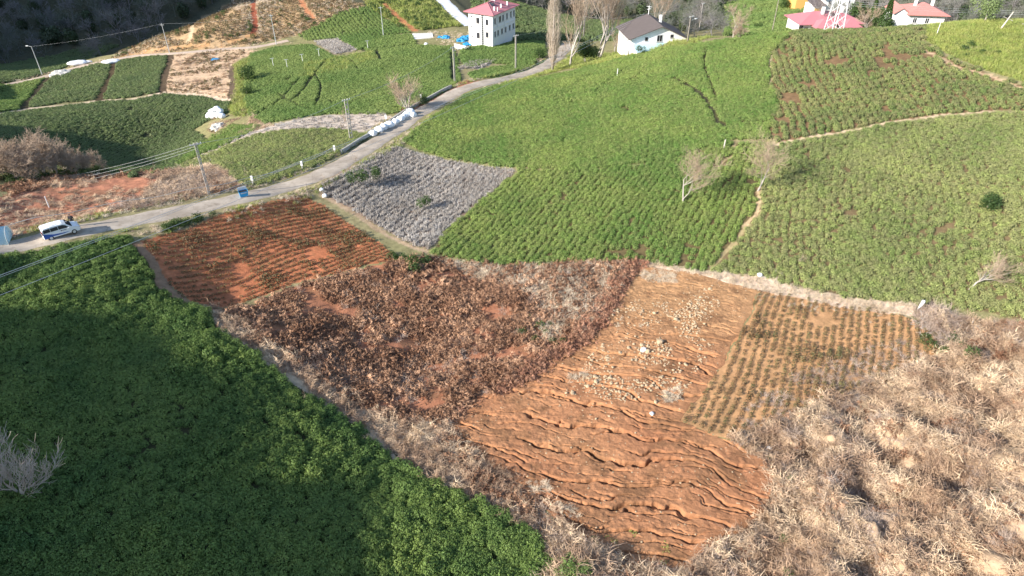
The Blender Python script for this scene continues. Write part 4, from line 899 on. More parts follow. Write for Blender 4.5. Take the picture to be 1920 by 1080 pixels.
x, y = spread(lambda x, y: (lambda q: (y > 195) & (y < 300) & (q[0] > 1360) & (q[0] < 1530))(qpx(x, y, H(x, y, False))), 1.7)
stuff('tea_bushes', PR['tea_vivid'], *place(x, y, 1.7, 1.5, .1), 'bright green tea slope behind the crest, left of the orange house')
print('instances', TOTAL[0])
# ------------------------------------------------------------------ houses
def gz_(p): return float(H(np.array([p[0]]), np.array([p[1]]))[0])
def on(px, py, dz=0):
    p = hit(px, py); return Vector((p[0], p[1], gz_(p) + dz))
def at_depth(px, py, D): r = ray(px, py); return Vector((r[0] * D, r[1] * D, CAMZ + r[2] * D))
def window(h, x, y, z, w, ht, axis, sgn, frame='white', pane='glass', name='window'):
    """a window on the wall plane axis ('x' or 'y') facing sgn: frame of four bars, sill, pane, standing in front of a dark reveal"""
    f = MB(); t = .07; d = .06
    def bx(mb, a0, a1, z0, z1, p0, p1):
        if axis == 'x': mb.box(min(x + sgn * p0, x + sgn * p1), max(x + sgn * p0, x + sgn * p1), y + a0, y + a1, z + z0, z + z1)
        else: mb.box(x + a0, x + a1, min(y + sgn * p0, y + sgn * p1), max(y + sgn * p0, y + sgn * p1), z + z0, z + z1)
    bx(f, -w / 2, -w / 2 + t, 0, ht, .004, d); bx(f, w / 2 - t, w / 2, 0, ht, .004, d); bx(f, -w / 2 + t, w / 2 - t, 0, t, .004, d); bx(f, -w / 2 + t, w / 2 - t, ht - t, ht, .004, d)
    if w > .9: bx(f, -.03, .03, t, ht - t, .004, d)
    fo = f.build(name, M[frame], h); g = MB(); bx(g, -w / 2 + t, w / 2 - t, t, ht - t, .004, .022); g.build('pane', M[pane], fo)
    s = MB(); bx(s, -w / 2 - .1, w / 2 + .1, -.09, -.01, .004, .14); s.build('sill', M['concrete'], fo)
    return fo
def roof_hip(mb, x0, x1, y0, y1, z, h, ov=.7, th=.16, mi=0):
    x0 -= ov; x1 += ov; y0 -= ov; y1 += ov; w = min(x1 - x0, y1 - y0) / 2
    if x1 - x0 > y1 - y0: r = [(x0 + w, (y0 + y1) / 2, z + h), (x1 - w, (y0 + y1) / 2, z + h)]
    else: r = [((x0 + x1) / 2, y0 + w, z + h), ((x0 + x1) / 2, y1 - w, z + h)]
    b = [(x0, y0, z), (x1, y0, z), (x1, y1, z), (x0, y1, z)]; v = b + [(p[0], p[1], z + th) for p in b] + r
    side = [(0, 1, 5, 4), (1, 2, 6, 5), (2, 3, 7, 6), (3, 0, 4, 7), (3, 2, 1, 0)]
    top = [(4, 5, 9, 8), (5, 6, 9), (6, 7, 8, 9), (7, 4, 8)] if x1 - x0 > y1 - y0 else [(4, 5, 8), (5, 6, 9, 8), (6, 7, 9), (7, 4, 8, 9)]
    mb.add(v, side + top, mi)
def roof_gable(mb, x0, x1, y0, y1, z, h, ov=.5, th=.18, ridge=.5, zl=0., zr=0., mi=0):
    """ridge along y; eaves at x0 and x1, ridge at the fraction between them"""
    xr = x0 + (x1 - x0) * ridge; a, b = y0 - ov, y1 + ov; sl = (h - zl) / (xr - x0); sr = (h - zr) / (x1 - xr)
    for (xa, za, xb, zb) in ((x0 - ov, zl - ov * sl, xr, h), (xr, h, x1 + ov, zr - ov * sr)):
        v = [(xa, a, z + za), (xb, a, z + zb), (xb, b, z + zb), (xa, b, z + za)]; v += [(p[0], p[1], p[2] + th) for p in v]
        mb.add(v, [(3, 2, 1, 0), (4, 5, 6, 7), (0, 1, 5, 4), (1, 2, 6, 5), (2, 3, 7, 6), (3, 0, 4, 7)], mi)
def ribs(name, h, mat, pts, wid=.07):
    for a_, b_ in pts: MB().tube([a_, b_], wid, 4).build(name, mat, h)
# three storey white house
p = on(924, 90); rz = R(60)
h = empty('three_storey_house', p, rz, 'white three storey house with red hipped roof and solar water heater', 'house'); L_, W_ = 12.5, 7.8
MB().box(0, L_, 0, W_, -2.5, 8.7).build('wall', M['white'], h)
rf = MB(); roof_hip(rf, 0, L_, 0, W_, 8.72, 1.9, .95); ro = rf.build('roof', M['roof_red'], h)
q = .95; w_ = (W_ + 2 * q) / 2
for a_, b_ in (((-q, -q, 8.92), (-q + w_, W_ / 2, 10.68)), ((-q, W_ + q, 8.92), (-q + w_, W_ / 2, 10.68)), ((L_ + q, -q, 8.92), (L_ + q - w_, W_ / 2, 10.68)), ((-q + w_, W_ / 2, 10.68), (L_ + q - w_, W_ / 2, 10.68))):
    MB().tube([a_, b_], .07, 4).build('ridge_cap', M['roof_red'], ro)
for x_ in (2.2, 5.8, 9.2):
    MB().box(x_ - .18, x_ + .18, .5, .86, 8.9, 10.4).build('chimney', M['white'], ro)
for y_, z_, ww, hh in ((1.75, 5.9, .8, 1.5), (1.75, 2.6, .9, 1.4), (4.7, 6.0, 1.0, 1.5), (4.7, 2.0, 1.0, 1.5), (6.7, 7.3, .6, .5), (6.7, 4.7, .6, .5), (6.7, 1.9, .6, .5)): window(h, 0, y_, z_, ww, hh, 'x', -1, 'roof_grey' if ww > .7 else 'white')
lt = MB(); lt.box(-.12, -.04, 2.85, 2.93, .3, 8.3); lt.box(-.12, -.04, 3.45, 3.53, .3, 8.3)
st = lt.build('stair_window', M['steel'], h)
MB().box(-.03, -.004, 2.93, 3.45, .3, 8.3).build('pane', M['dark'], st)
for k in range(16): MB().box(-.11, -.035, 2.93, 3.45, .5 + k * .5, .57 + k * .5).build('bar', M['steel'], st)
for x_ in (1.3, 2.9, 5.0, 7.0, 9.3, 11.4): window(h, x_, 0, 2.6, 1.0, 1.6, 'y', -1)
for x_ in (1.3, 4.0, 5.6, 7.8, 10.0, 11.7): window(h, x_, 0, 6.0, .95 if x_ != 4.0 else 1.3, 1.7, 'y', -1)
MB().tube([(2.6, -.12, 5.0), (2.6, -.12, 10.2)], .16, 6).build('downpipe', M['white'], h)
MB().tube([(6.2, -.12, 0), (6.2, -.12, 8.7)], .08, 6).build('downpipe', M['white'], h)
MB().box(0, L_, -.16, -.003, 5.0, 5.14).build('ledge', M['white'], h)
sh = MB(); Mx = Matrix.Translation((4.0, 3.0, 10.2)) @ Matrix.Rotation(R(-30), 4, 'Y'); sh.box(-1.0, .9, -.9, .9, 0, .08, 0, Mx)
so_ = sh.build('solar_panel', M['glass'], ro); MB().tube([(4.9, 2.0, 11.5), (4.9, 4.2, 11.5)], .28, 10).build('water_tank', M['white'], so_)
for y_ in (2.2, 4.0): MB().tube([(4.9, y_, 10.5), (4.9, y_, 11.3)], .04, 4).build('strut', M['steel'], so_)
MB().tube([(3.4, 4.6, 10.3), (3.4, 4.6, 12.0), (3.8, 4.4, 12.3)], .05, 5).build('pipe', M['steel'], ro)
# grey roofed house on the crest
p = on(1181, 104); h = empty('crest_house', p, R(8), 'white house with steep grey brown roof and lean-to porch on the crest', 'house')
A_, B_ = 13.4, 10.5
wb = MB(); wb.add([(0, 0, -2), (A_, 0, -2), (A_, 0, 3.3), (A_ * .52, 0, 6.2), (0, 0, 3.8), (0, B_, -2), (A_, B_, -2), (A_, B_, 3.3), (A_ * .52, B_, 6.2), (0, B_, 3.8)], [(0, 1, 2, 3, 4), (9, 8, 7, 6, 5), (0, 5, 6, 1), (1, 6, 7, 2), (5, 0, 4, 9), (4, 3, 8, 9), (3, 2, 7, 8)])
wb.build('wall', M['white'], h)
rg = MB(); roof_gable(rg, 0, A_, 0, B_, .02, 6.3, .75, .16, .52, 3.85, 3.35); rr = rg.build('roof', M['roof_grey'], h)
MB().box(8.2, 8.7, 5.5, 6.0, 5.2, 7.4).build('chimney', M['white'], rr); an = MB(); an.tube([(7.0, 10.6, 6.3), (7.0, 10.6, 8.4)], .09, 5); an.tube([(6.4, 10.6, 8.3), (7.6, 10.6, 8.1)], .07, 5); an.tube([(6.5, 10.6, 7.6), (7.5, 10.6, 7.7)], .06, 5); an.build('insulator_bracket', M['white'], rr)
for x_, z_, w_, hh in ((3.6, 3.2, .7, .8), (9.6, 3.7, .7, .7)): window(h, x_, 0, z_, w_, hh, 'y', -1, 'roof_grey')
MB().box(5.9, 7.5, -.02, -.004, .2, 4.6).build('recess', M['haul'], h); window(h, 6.7, -.02, 2.9, 1.3, 1.5, 'y', -1, 'steel', 'dark')
window(h, 6.7, -.02, .4, .9, 2.0, 'y', -1, 'steel', 'glass', 'door')
for y_ in (3.0, 6.4): window(h, 0, y_, 1.5, .9, 1.4, 'x', -1, 'white', 'glass')
window(h, 0, 1.2, -.3, .9, 1.2, 'x', -1, 'white', 'glass')
ext = MB(); ext.box(.6, 8.3, -3.2, -.004, -2.2, 1.6); pr = ext.build('porch', M['white'], h)
lr = MB(); v = [(.4, -3.5, 1.62), (8.5, -3.5, 1.62), (8.5, -.03, 2.5), (.4, -.03, 2.5)]; v += [(a, b, c + .1) for a, b, c in v]; lr.add(v, [(3, 2, 1, 0), (4, 5, 6, 7), (0, 1, 5, 4), (1, 2, 6, 5), (2, 3, 7, 6), (3, 0, 4, 7)])
M['pale_blue'] = mat_plain('pale_blue_sheet', (.42, .60, .66), .5, 0, .08); lr.build('porch_roof', M['pale_blue'], pr)
MB().box(4.6, 6.6, -3.23, -3.204, -.9, .2).build('shutter', M['pale_blue'], pr)
# houses behind the crest
def hill_house(name, px, py, D, rz, dims, roofkind, label, roofm, wallm='white', base=-6, rh=2.2, cat='house', wins=True):
    p = at_depth(px, py, D); h = empty(name, p, rz, label, cat); w, d, e = dims
    if roofkind == 'hip':
        MB().box(0, w, 0, d, base, e).build('wall', M[wallm], h); r = MB(); roof_hip(r, 0, w, 0, d, e + .02, rh, .9); r_ = r.build('roof', M[roofm], h)
    else:
        m = MB(); m.add([(0, 0, base), (w, 0, base), (w, 0, e), (w / 2, 0, e + rh - .1), (0, 0, e), (0, d, base), (w, d, base), (w, d, e), (w / 2, d, e + rh - .1), (0, d, e)], [(0, 1, 2, 3, 4), (9, 8, 7, 6, 5), (0, 5, 6, 1), (1, 6, 7, 2), (5, 0, 4, 9), (4, 3, 8, 9), (3, 2, 7, 8)])
        m.build('wall', M[wallm], h); r = MB(); roof_gable(r, 0, w, 0, d, e + .02, rh, .7); r_ = r.build('roof', M[roofm], h)
    if wins:
        for k in range(int(w // 3)):
            window(h, 1.5 + k * 3, 0, e - 2.0, 1.0, 1.3, 'y', -1)
        window(h, w, d * .5, e - 2.0, 1.0, 1.3, 'x', 1)
    return h, r_
h, r_ = hill_house('red_roof_house', 1503, 46, 186, R(4), (16.5, 9, 0), 'hip', 'low house with wide pinkish red roof behind the lattice tower', 'roof_red', base=-5, rh=2.3)
rw = MB(); roof_hip(rw, 3.0, 8.0, -3.2, 2.0, -.3, 1.9, .5); rw.build('roof_wing', M['roof_red'], h); rw = MB(); roof_hip(rw, 10.5, 15, -3.0, 2.0, -.3, 1.7, .5); rw.build('roof_wing', M['roof_red'], h)
for x_, y_ in ((6.8, 3.4), (12.3, 4.0)): MB().box(x_ - .35, x_ + .35, y_ - .35, y_ + .35, 1.2, 3.6).build('chimney', M['white'], r_)
MB().box(7.6, 10.4, 2.5, 4.2, 1.45, 1.6).build('solar_panel', M['glass'], r_); MB().tube([(-.6, -1.2, -3), (-.6, -1.2, .1)], .55, 8).build('water_tank', M['dark'], h)
h, r_ = hill_house('white_gable_house', 1543, 24, 212, R(8), (9.5, 9, 4.2), 'gable', 'tall white gabled house rising behind the pinkish red roof', 'roof_grey', base=-5, rh=2.6)
an = MB(); an.box(-3.6, -.01, -.5, 5, -5, 2.2); a_ = an.build('wing', M['white'], h)
v = [(-4.0, -1.0, 2.0), (-.02, -1.0, 2.3), (-.02, 5.4, 3.6), (-4.0, 5.4, 3.3)]; v += [(a, b, c + .12) for a, b, c in v]; m = MB(); m.add(v, [(3, 2, 1, 0), (4, 5, 6, 7), (0, 1, 5, 4), (1, 2, 6, 5), (2, 3, 7, 6), (3, 0, 4, 7)]); m.build('wing_roof', M['roof_grey'], a_)
M['orange'] = mat_plain('orange_plaster', (.75, .42, .13), .8, 0, .06); MB().box(-3.3, -.4, -.56, -.504, .3, 1.5).build('balcony', M['orange'], a_)
h, r_ = hill_house('orange_house', 1491, 12, 246, R(6), (7.5, 7, 5), 'hip', 'orange walled house at the top of the bright green slope', 'roof_tile', 'orange', base=-3)
h, r_ = hill_house('right_red_roof_house', 1706, 30, 178, R(-8), (8.6, 9, .3), 'hip', 'white house with salmon red roof nearest the grassy hilltop', 'roof_tile', base=-6, rh=2.2)
h2 = MB(); h2.add([(-3.6, .8, -6), (0, .3, -6), (0, .3, .2), (-1.8, .55, 1.5), (-3.6, .8, .4), (-3.6, 8, -6), (0, 8, -6), (0, 8, .2), (-1.8, 8, 1.5), (-3.6, 8, .4)], [(0, 1, 2, 3, 4), (9, 8, 7, 6, 5), (0, 5, 6, 1), (1, 6, 7, 2), (5, 0, 4, 9), (4, 3, 8, 9), (3, 2, 7, 8)]); wg = h2.build('wing', M['white'], h)
rr = MB(); roof_gable(rr, -3.6, 0, .6, 8, .1, 1.6, .35, .15, .5, .35, .2); rr.build('wing_roof', M['roof_tile'], wg)
for x_, y_ in ((2.2, 4.6), (6.2, 4.4)): MB().box(x_ - .3, x_ + .3, y_ - .3, y_ + .3, 1.0, 3.3).build('chimney', M['white'], r_)
# lattice tower
p = on(1562, 60); tw = empty('lattice_tower', p, R(12), 'white steel lattice pylon standing on the crest before the red roof', 'pylon'); TB, TH = 1.35, 14.
for sx in (-1, 1):
    for sy in (-1, 1): MB().tube([(sx * TB, sy * TB, -.3), (sx * TB * .35, sy * TB * .35, TH)], .075, 4).build('leg', M['white'], tw)
for k in range(8):
    z0, z1 = TH * k / 8, TH * (k + 1) / 8; r0, r1 = TB * (1 - .65 * k / 8), TB * (1 - .65 * (k + 1) / 8)
    for (ax_, ay_), (bx_, by_) in (((-1, -1), (1, -1)), ((1, -1), (1, 1)), ((1, 1), (-1, 1)), ((-1, 1), (-1, -1))):
        MB().tube([(ax_ * r0, ay_ * r0, z0), (bx_ * r1, by_ * r1, z1)], .035, 3).build('brace', M['white'], tw); MB().tube([(bx_ * r0, by_ * r0, z0), (ax_ * r1, ay_ * r1, z1)], .035, 3).build('brace', M['white'], tw)
# ------------------------------------------------------------------ poles and wires
POLE = {}
def ladder_pole(px, py, ht, label, lamp=False, arms=1, mat='pole', tilt=(0, 0), rz=0.6, w=.28):
    o = empty('utility_pole', on(px, py), rz, label, 'utility pole', 'utility poles along the lanes'); o.rotation_euler = (tilt[0], tilt[1], rz)
    for s in (-1, 1): MB().box(s * w / 2 - .05, s * w / 2 + .05, -.07, .07, -.4, ht).build('post', M[mat], o)
    n = int(ht / .85)
    for k in range(n): MB().box(-w / 2 + .062, w / 2 - .062, -.07, .07, .4 + k * .85, .56 + k * .85).build('rung', M[mat], o)
    for k in range(arms):
        a_ = MB().box(-.75, .75, -.16, -.102, ht - .25 - k * .5, ht - .13 - k * .5).build('crossarm', M['steel'], o)
        for x_ in (-.65, -.25, .25, .65): MB().tube([(x_, -.13, ht - .128 - k * .5), (x_, -.13, ht + .08 - k * .5)], .035, 5).build('insulator', M['white'], a_)
    if lamp:
        l_ = MB().tube([(.1, 0, ht - 1.0), (.7, -.2, ht - .7), (1.1, -.3, ht - .65)], .04, 5).build('lamp_arm', M['steel'], o); MB().box(.95, 1.55, -.45, -.2, ht - .72, ht - .58).build('lamp_head', M['white'], l_)
    return o
def steel_pole(px, py, ht, label, lamp=False, name='lamp_post', cat='lamp post', tilt=(0, 0)):
    o = empty(name, on(px, py), 0, label, cat); o.rotation_euler = (tilt[0], tilt[1], 0)
    MB().tube([(0, 0, -.3), (0, 0, ht)], [.13, .07], 8).build('post', M['steel'], o)
    if lamp:
        a_ = MB().tube([(0, 0, ht - .05), (-.9, 0, ht + .15)], .045, 6).build('lamp_arm', M['steel'], o); MB().box(-1.5, -.8, -.14, .14, ht + .1, ht + .24).build('lamp_head', M['white'], a_)
    else:
        MB().box(-.6, .6, -.05, .05, ht - .5, ht - .4).build('crossarm', M['steel'], o)
    return o
ladder_pole(853, 156, 8.2, 'ladder-shaped concrete utility pole with lamp at the road bend', True)
ladder_pole(967, 131, 8.4, 'ladder-shaped concrete utility pole in the tea field before the three storey house')
ladder_pole(659, 263, 7.4, 'ladder-shaped concrete utility pole left of the white sacks', w=.5)
ladder_pole(393, 366, 7.6, 'brownish utility pole on the dry bank behind the blue bin', w=.22)
ladder_pole(1094, 73, 6.8, 'distant concrete utility pole between the tall bare trees')
ladder_pole(1311, 56, 8.4, 'tall concrete utility pole beyond the crest, right of the grey-roofed house')
ladder_pole(1289, 80, 5.6, 'short brown utility pole with lamp beside the grey-roofed house', True, 1, 'bark_grey')
steel_pole(318, 99, 8.6, 'white steel pole at the corner of the tan terraced plot', name='steel_pole', cat='pole'); steel_pole(518, 83, 8.8, 'white steel pole at the foot of the red hill field', name='steel_pole', cat='pole')
steel_pole(719, 67, 8.6, 'white steel pole between the two green plots on the upper hill', name='steel_pole', cat='pole')
steel_pole(80, 142, 8.2, 'street lamp standing beside the dirt lane at the far field', True)
MB().tube([(0, 0, -.3), (0, 0, 9.5)], [.12, .08], 6).build('wooden_pole', M['bark_grey'], None, on(1447, 62)); tag(bpy.data.objects['wooden_pole'], 'slender brown wooden pole on the crest left of the lattice tower', 'pole')
for px, py, ht, tl_, lb in ((1876, 55, 3.4, .35, 'short leaning white post with crossarm on the grassy hilltop'), (1919, 62, 2.6, .1, 'short white post with crossarm cut by the frame edge')):
    o = empty('wire_post', on(px, py), 0, lb, 'post'); o.rotation_euler = (0, tl_, 0); MB().tube([(0, 0, -.2), (0, 0, ht)], [.16, .09], 6).build('post', M['pole'], o); MB().tube([(-1.1, 0, ht * .6), (1.1, 0, ht * .6)], .05, 5).build('crossarm', M['pole'], o)
def wire(pts, label, r=.03, sag=1.5, group='overhead wires', n=24):
    P3 = []
    for a_, b_ in zip(pts[:-1], pts[1:]):
        a_, b_ = Vector(a_), Vector(b_)
        for k in range(n + (b_ == Vector(pts[-1]))):
            t = k / n; q = a_.lerp(b_, t); q.z -= 4 * sag * t * (1 - t); P3.append(q)
    o = MB().tube(P3, r, 5).build('overhead_wire', M['wire']); return tag(o, label, 'wire', group)
E1 = at_depth(1209, 26, 172); S1 = at_depth(-260, 612, 60); S2 = at_depth(-260, 655, 58)
wire([S1, E1], 'upper overhead wire crossing the shaded field corner and the red field', .028, 1.6); wire([S1 + Vector((0, 0, -.16)), E1 + Vector((.3, 0, -.3))], 'wire running close under the upper one over the red field', .022, 1.65)
wire([S2, E1 + Vector((0, 0, -.8))], 'lower overhead wire crossing the shaded field', .024, 1.8)
PD = on(393, 366, 7.5); PC = on(659, 263, 7.3); PA = on(853, 156, 8.1)
for k in range(3):
    wire([PD + Vector((0, 0, -.35 * k)), at_depth(-60, 352 + 9 * k, 112)], ('top', 'middle', 'lowest')[k] + ' wire running left from the brownish pole past the thicket', .014, 1.2)
wire([PD, PC, PA], 'wire linking the three poles along the road', .022, 1.0)
wire([on(967, 131, 8.3), on(1094, 73, 6.7), E1], 'wire between the three storey house field and the crest house', .02, .8)
wire([E1, on(1311, 56, 8.3)], 'wire over the dark roof of the crest house', .02, .6)
for k in range(3): wire([at_depth(1590, 2 + 4 * k, 170), at_depth(1990, 22 + 3 * k, 170)], ('top', 'middle', 'lowest')[k] + ' wire strung above the salmon red roof', .022, .5)
wire([on(80, 142, 8.2), on(318, 99, 8.5), on(518, 83, 8.6)], 'thin wire before the shaded wooded mountain', .011, .6)
# ------------------------------------------------------------------ roadside
line, w = WY['road']
def road_side(px, py, off):
    p = hit(px, py); d = np.linalg.norm(line[:, :2] - p[:2], axis=1); i = int(np.clip(d.argmin(), 1, len(line) - 2)); t = line[i + 1, :2] - line[i - 1, :2]; t = t / np.linalg.norm(t); nrm = np.array([-t[1], t[0]])
    if nrm @ (np.array([-1., 1.])) < 0: nrm = -nrm
    return i, np.array([*(line[i, :2] + nrm * off), line[i, 2]])
i0 = road_side(668, 290, 0)[0]; i1 = road_side(862, 168, 0)[0]
mb = MB(); pv = []
for i in range(i0, i1 + 1):
    t = line[min(i + 1, len(line) - 1), :2] - line[i - 1, :2]; t /= np.linalg.norm(t); nrm = np.array([-t[1], t[0]]); nrm = nrm if nrm @ np.array([-1., 1.]) > 0 else -nrm
    for o_, z_ in ((w + .25, -.3), (w + .25, .62), (w + .5, .62), (w + .5, -.3)): pv.append((line[i, 0] + nrm[0] * o_, line[i, 1] + nrm[1] * o_, line[i, 2] + z_))
m_ = i1 - i0 + 1; F = [(k * 4 + j, k * 4 + (j + 1) % 4, (k + 1) * 4 + (j + 1) % 4, (k + 1) * 4 + j) for k in range(m_ - 1) for j in range(4)] + [(0, 1, 2, 3), (m_ * 4 - 1, m_ * 4 - 2, m_ * 4 - 3, m_ * 4 - 4)]
mb.add(pv, F); o = mb.build('roadside_wall', M['concrete']); tag(o, 'low concrete wall along the outer edge of the road bend', 'wall')
for px, py, lb in ((498, 342, 'white marker post on the cable between bin and pruned field'), (588, 313, 'white marker post nearest the little roadside tree'), (672, 283, 'white marker post at the start of the low wall'), (779, 222, 'white marker post right of the white sacks'), (827, 184, 'white marker post near the road bend in the rusty bank')):
    _, q = road_side(px, py + 12, w + 1.1); zq = float(H(np.array([q[0]]), np.array([q[1]]))[0])
    o = empty('marker_post', (q[0], q[1], zq), 0, lb, 'post', 'white posts along the road'); MB().box(-.07, .07, -.07, .07, -.2, .75).build('stake', M['concrete'], o); MB().box(-.16, .16, -.05, .05, .752, 1.5).build('board', M['white'], o)
cp = []
for i in range(road_side(10, 460, 0)[0], road_side(655, 288, 0)[0], 2):
    t = line[i + 1, :2] - line[i - 1, :2]; t /= np.linalg.norm(t); nrm = np.array([-t[1], t[0]]); nrm = nrm if nrm @ np.array([-1., 1.]) > 0 else -nrm
    cp.append((line[i, 0] + nrm[0] * (w + 1.2), line[i, 1] + nrm[1] * (w + 1.2), line[i, 2] + 1.15 + .12 * math.sin(i * .4)))
tag(MB().tube(cp, .045, 5).build('guard_cable', M['pole']), 'pale pipe running along the outer road edge above the dry bank', 'pipe')
for k in range(2, len(cp), 7): pass
def stake(px, py, h_, label, r=.05, name='wooden_stake', mat='bark_grey'):
    o = MB().tube([(0, 0, -.2), (.02, 0, h_)], [r, r * .8], 6).build(name, M[mat], None, on(px, py)); return tag(o, label, 'stake')
stake(577, 364, 1.4, 'wooden stake at the corner of the red and pruned fields'); stake(744, 268, 1.6, 'dark stake on the road verge by the pruned field tip'); stake(1554, 142 - 1, .1, 'tiny stake', .01) if False else None
stake(1157, 143, 1.6, 'white stake on the bright green slope below the grey-roofed house', .09, 'white_stake', 'white'); stake(1357, 279, 1.5, 'pale stump-like stake above the path fork', .13, 'pale_stake', 'pole'); stake(1756, 65, 2.2, 'thin white stake at the edge of the grassy hilltop', .06, 'white_stake', 'white')
stake(92, 388, 1.6, 'white stake on the red bank near the van', .07, 'white_stake', 'white')
for px, py, lb in ((539, 128, 'first white T-shaped post in the green hill field, by the bare bush'), (568, 118, 'second white T-shaped post in the green hill field'), (599, 108, 'white T-shaped post nearest the brown plot'), (690, 92, 'white T-shaped post in the yellow green field'),(513,125,'white T-shaped post beside the dark bush on the green hill')):
    o = empty('t_post', on(px, py), .5, lb, 'post', 'white T-shaped posts on the green hill'); MB().tube([(0, 0, -.2), (0, 0, 2.2)], .06, 6).build('post', M['white'], o); MB().tube([(-.5, 0, 2.25), (.5, 0, 2.25)], .05, 6).build('crossbar', M['white'], o)
# blue waste container
o = empty('waste_container', on(458, 369), R(30), 'blue wheeled waste container with open white lid on the road edge', 'waste container', None, .82)
b = MB(); b.add([(-.62, -.42, .2), (.62, -.42, .2), (.62, .42, .2), (-.62, .42, .2), (-.72, -.52, 1.15), (.72, -.52, 1.15), (.72, .52, 1.15), (-.72, .52, 1.15)], [(3, 2, 1, 0), (0, 1, 5, 4), (1, 2, 6, 5), (2, 3, 7, 6), (3, 0, 4, 7)]); b.add([(-.7, -.5, 1.0), (.7, -.5, 1.0), (.7, .5, 1.0), (-.7, .5, 1.0)], [(0, 1, 2, 3)], 1)
b.build('bin_body', [M['blue'], M['dark']], o); MB().box(-.74, .74, .5, .56, 1.1, 1.62).build('lid', M['white'], o); MB().box(-.5, .5, -.56, -.524, .85, .95).build('handle', M['steel'], o)
MB().box(-.76, .76, -.50, .48, 1.152, 1.2).mesh('x', M['blue'])
for sx in (-.5, .5):
    for sy in (-.3, .3): MB().tube([(sx, sy - .04, .1), (sx, sy + .04, .1)], .1, 10).build('wheel', M['rubber'], o)
# sacks
def sack_mesh():
    b = bmesh.new(); bmesh.ops.create_icosphere(b, subdivisions=3, radius=1)
    for q in b.verts:
        c = q.co; a_ = 1 + .13 * math.sin(c.x * 5 + c.y * 3 + rng.uniform(0, .3)) * math.sin(c.y * 6 + 1) + .03 * rng.normal(); s = max(abs(c.x), abs(c.y), .3) ** -.18
        q.co = Vector((c.x * .66 * a_ * s, c.y * .58 * a_ * s, max(c.z * .52 * a_, -.42) + .40))
    me = bpy.data.meshes.new('white_sack'); b.to_mesh(me); b.free(); me.materials.append(M['bag']); me.polygons.foreach_set('use_smooth', [True] * len(me.polygons)); return me
SK = [sack_mesh() for _ in range(4)]
def sack(px, py, s, label, group, dz=0):
    o = link('white_sack', SK[int(rng.integers(4))], None, tuple(on(px, py, dz)), rng.uniform(0, 6)); o.scale = (s, s, s * rng.uniform(.8, 1.1)); return tag(o, label, 'sack', group)
places = ['at the lower end of the roadside row', 'second from the lower end of the row', 'third from the lower end of the row', 'fourth from the lower end, bulging wide', 'just below the gap in the row', 'just above the gap in the row', 'before the top pile of the row', 'at the foot of the top pile', 'lying in the top pile of the row', 'at the upper end by the marker post']
for (px, py, s), pl in zip([(700, 256, 1.2), (711, 249, 1.25), (720, 244, 1.2), (731, 239, 1.45), (742, 232, 1.2), (752, 226, 1.2), (757, 222, 1.0), (763, 219, 1.3), (770, 214, 1.4), (775, 219, 1.1)], places):
    sack(px, py, s, 'white sack of tea prunings ' + pl if False else 'white sack ' + pl, 'white sacks stacked beside the road')
for (px, py, s, dz), pl in zip([(394, 222, 1.3, 0), (402, 222, 1.3, 0), (411, 221, 1.3, 0), (418, 222, 1.1, 0), (400, 216, 1.2, .5), (409, 215, 1.25, .8), (415, 217, 1.1, .4)], ['low at the edge nearest the hollow', 'in the bottom middle', 'in the bottom row toward the alley', 'outermost toward the bright field', 'leaning on the heap nearest the hollow', 'on top of the heap', 'high on the heap toward the bright field']):
    sack(px, py, s, 'white sack ' + pl + ' of the far heap', 'heap of white sacks above the hollow', dz)
sack(604, 361, .5, 'small white bag in the grass at the pruned field corner', 'small white bags at the field corner'); sack(609, 370, .55, 'small white bag at the edge of the pruned rows', 'small white bags at the field corner')
sack(1444, 833, .38, 'white plastic bag lying in the dead grass beside the red soil', None); sack(1627, 890, .34, 'white plastic bag caught in the dark tangled stalks', None); sack(1283, 859, .2, 'x', None) if False else None
sack(1424, 519, .5, 'white plastic bag on the pale verge by the fallen branch', None); sack(1360, 645, .28, 'white plastic scrap on the bare tan soil by the young plot', None)
for px, py, s, lb in ((148, 124, 2.6, 'long low heap of white plastic wrapped bundles by the far lane'), (163, 119, 1.6, 'smaller pinkish white heap at the upper end of the wrapped bundles'), (210, 119, 2.3, 'white plastic wrapped bundle beside the dark ditch')):
    o = sack(px, py, s, lb, None); o.name = 'wrapped_bundle'; o['category'] = 'bundle'; o.scale = (s * 1.6, s * .9, s * .55); o.rotation_euler = (0, 0, .35)
def heap(px, py, r, h_, mat, label, name='heap', cat='heap'):
    v, f = icos(r, h_, 3); v = np.array(v) * (1 + .06 * rng.normal(size=(len(v), 1))); o = link(name, join_mesh(name, [(v, f)], [mat]), None, tuple(on(px, py)), rng.uniform(0, 3)); return tag(o, label, cat)
M['gravel'] = mat_plain('pale_gravel', (.50, .48, .44), 1, 0, .3, 3, .6); M['yellow'] = mat_plain('yellow_sheet', (.75, .52, .12), .7)
heap(116, 139, 3.2, 1.1, M['gravel'], 'heap of pale gravel beside the dirt lane'); heap(410, 239, 1.6, .7, M['gravel'], 'low grey heap below the far white sacks'); heap(63, 151, 1.3, .3, M['yellow'], 'flat yellow sheet on the lane verge under the lamp', 'yellow_sheet', 'sheet')
heap(404, 112, 1.3, .35, M['tarp'], 'small crumpled blue tarpaulin on the tan terraced plot', 'tarpaulin', 'tarpaulin')
for px, py, r, lb in ((874, 74, 1.9, 'largest blue tarpaulin heap against the three storey house'), (865, 77, 1.5, 'blue tarpaulin heap left of the largest one'), (876, 84, 1.4, 'blue tarpaulin heap nearest the house corner'), (836, 72, 1.3, 'flat blue tarpaulin between the slab and the house'), (826, 71, .9, 'small blue tarpaulin nearest the white slab')):
    heap(px, py, r, r * .5, M['tarp'], lb, 'tarpaulin', 'tarpaulin')
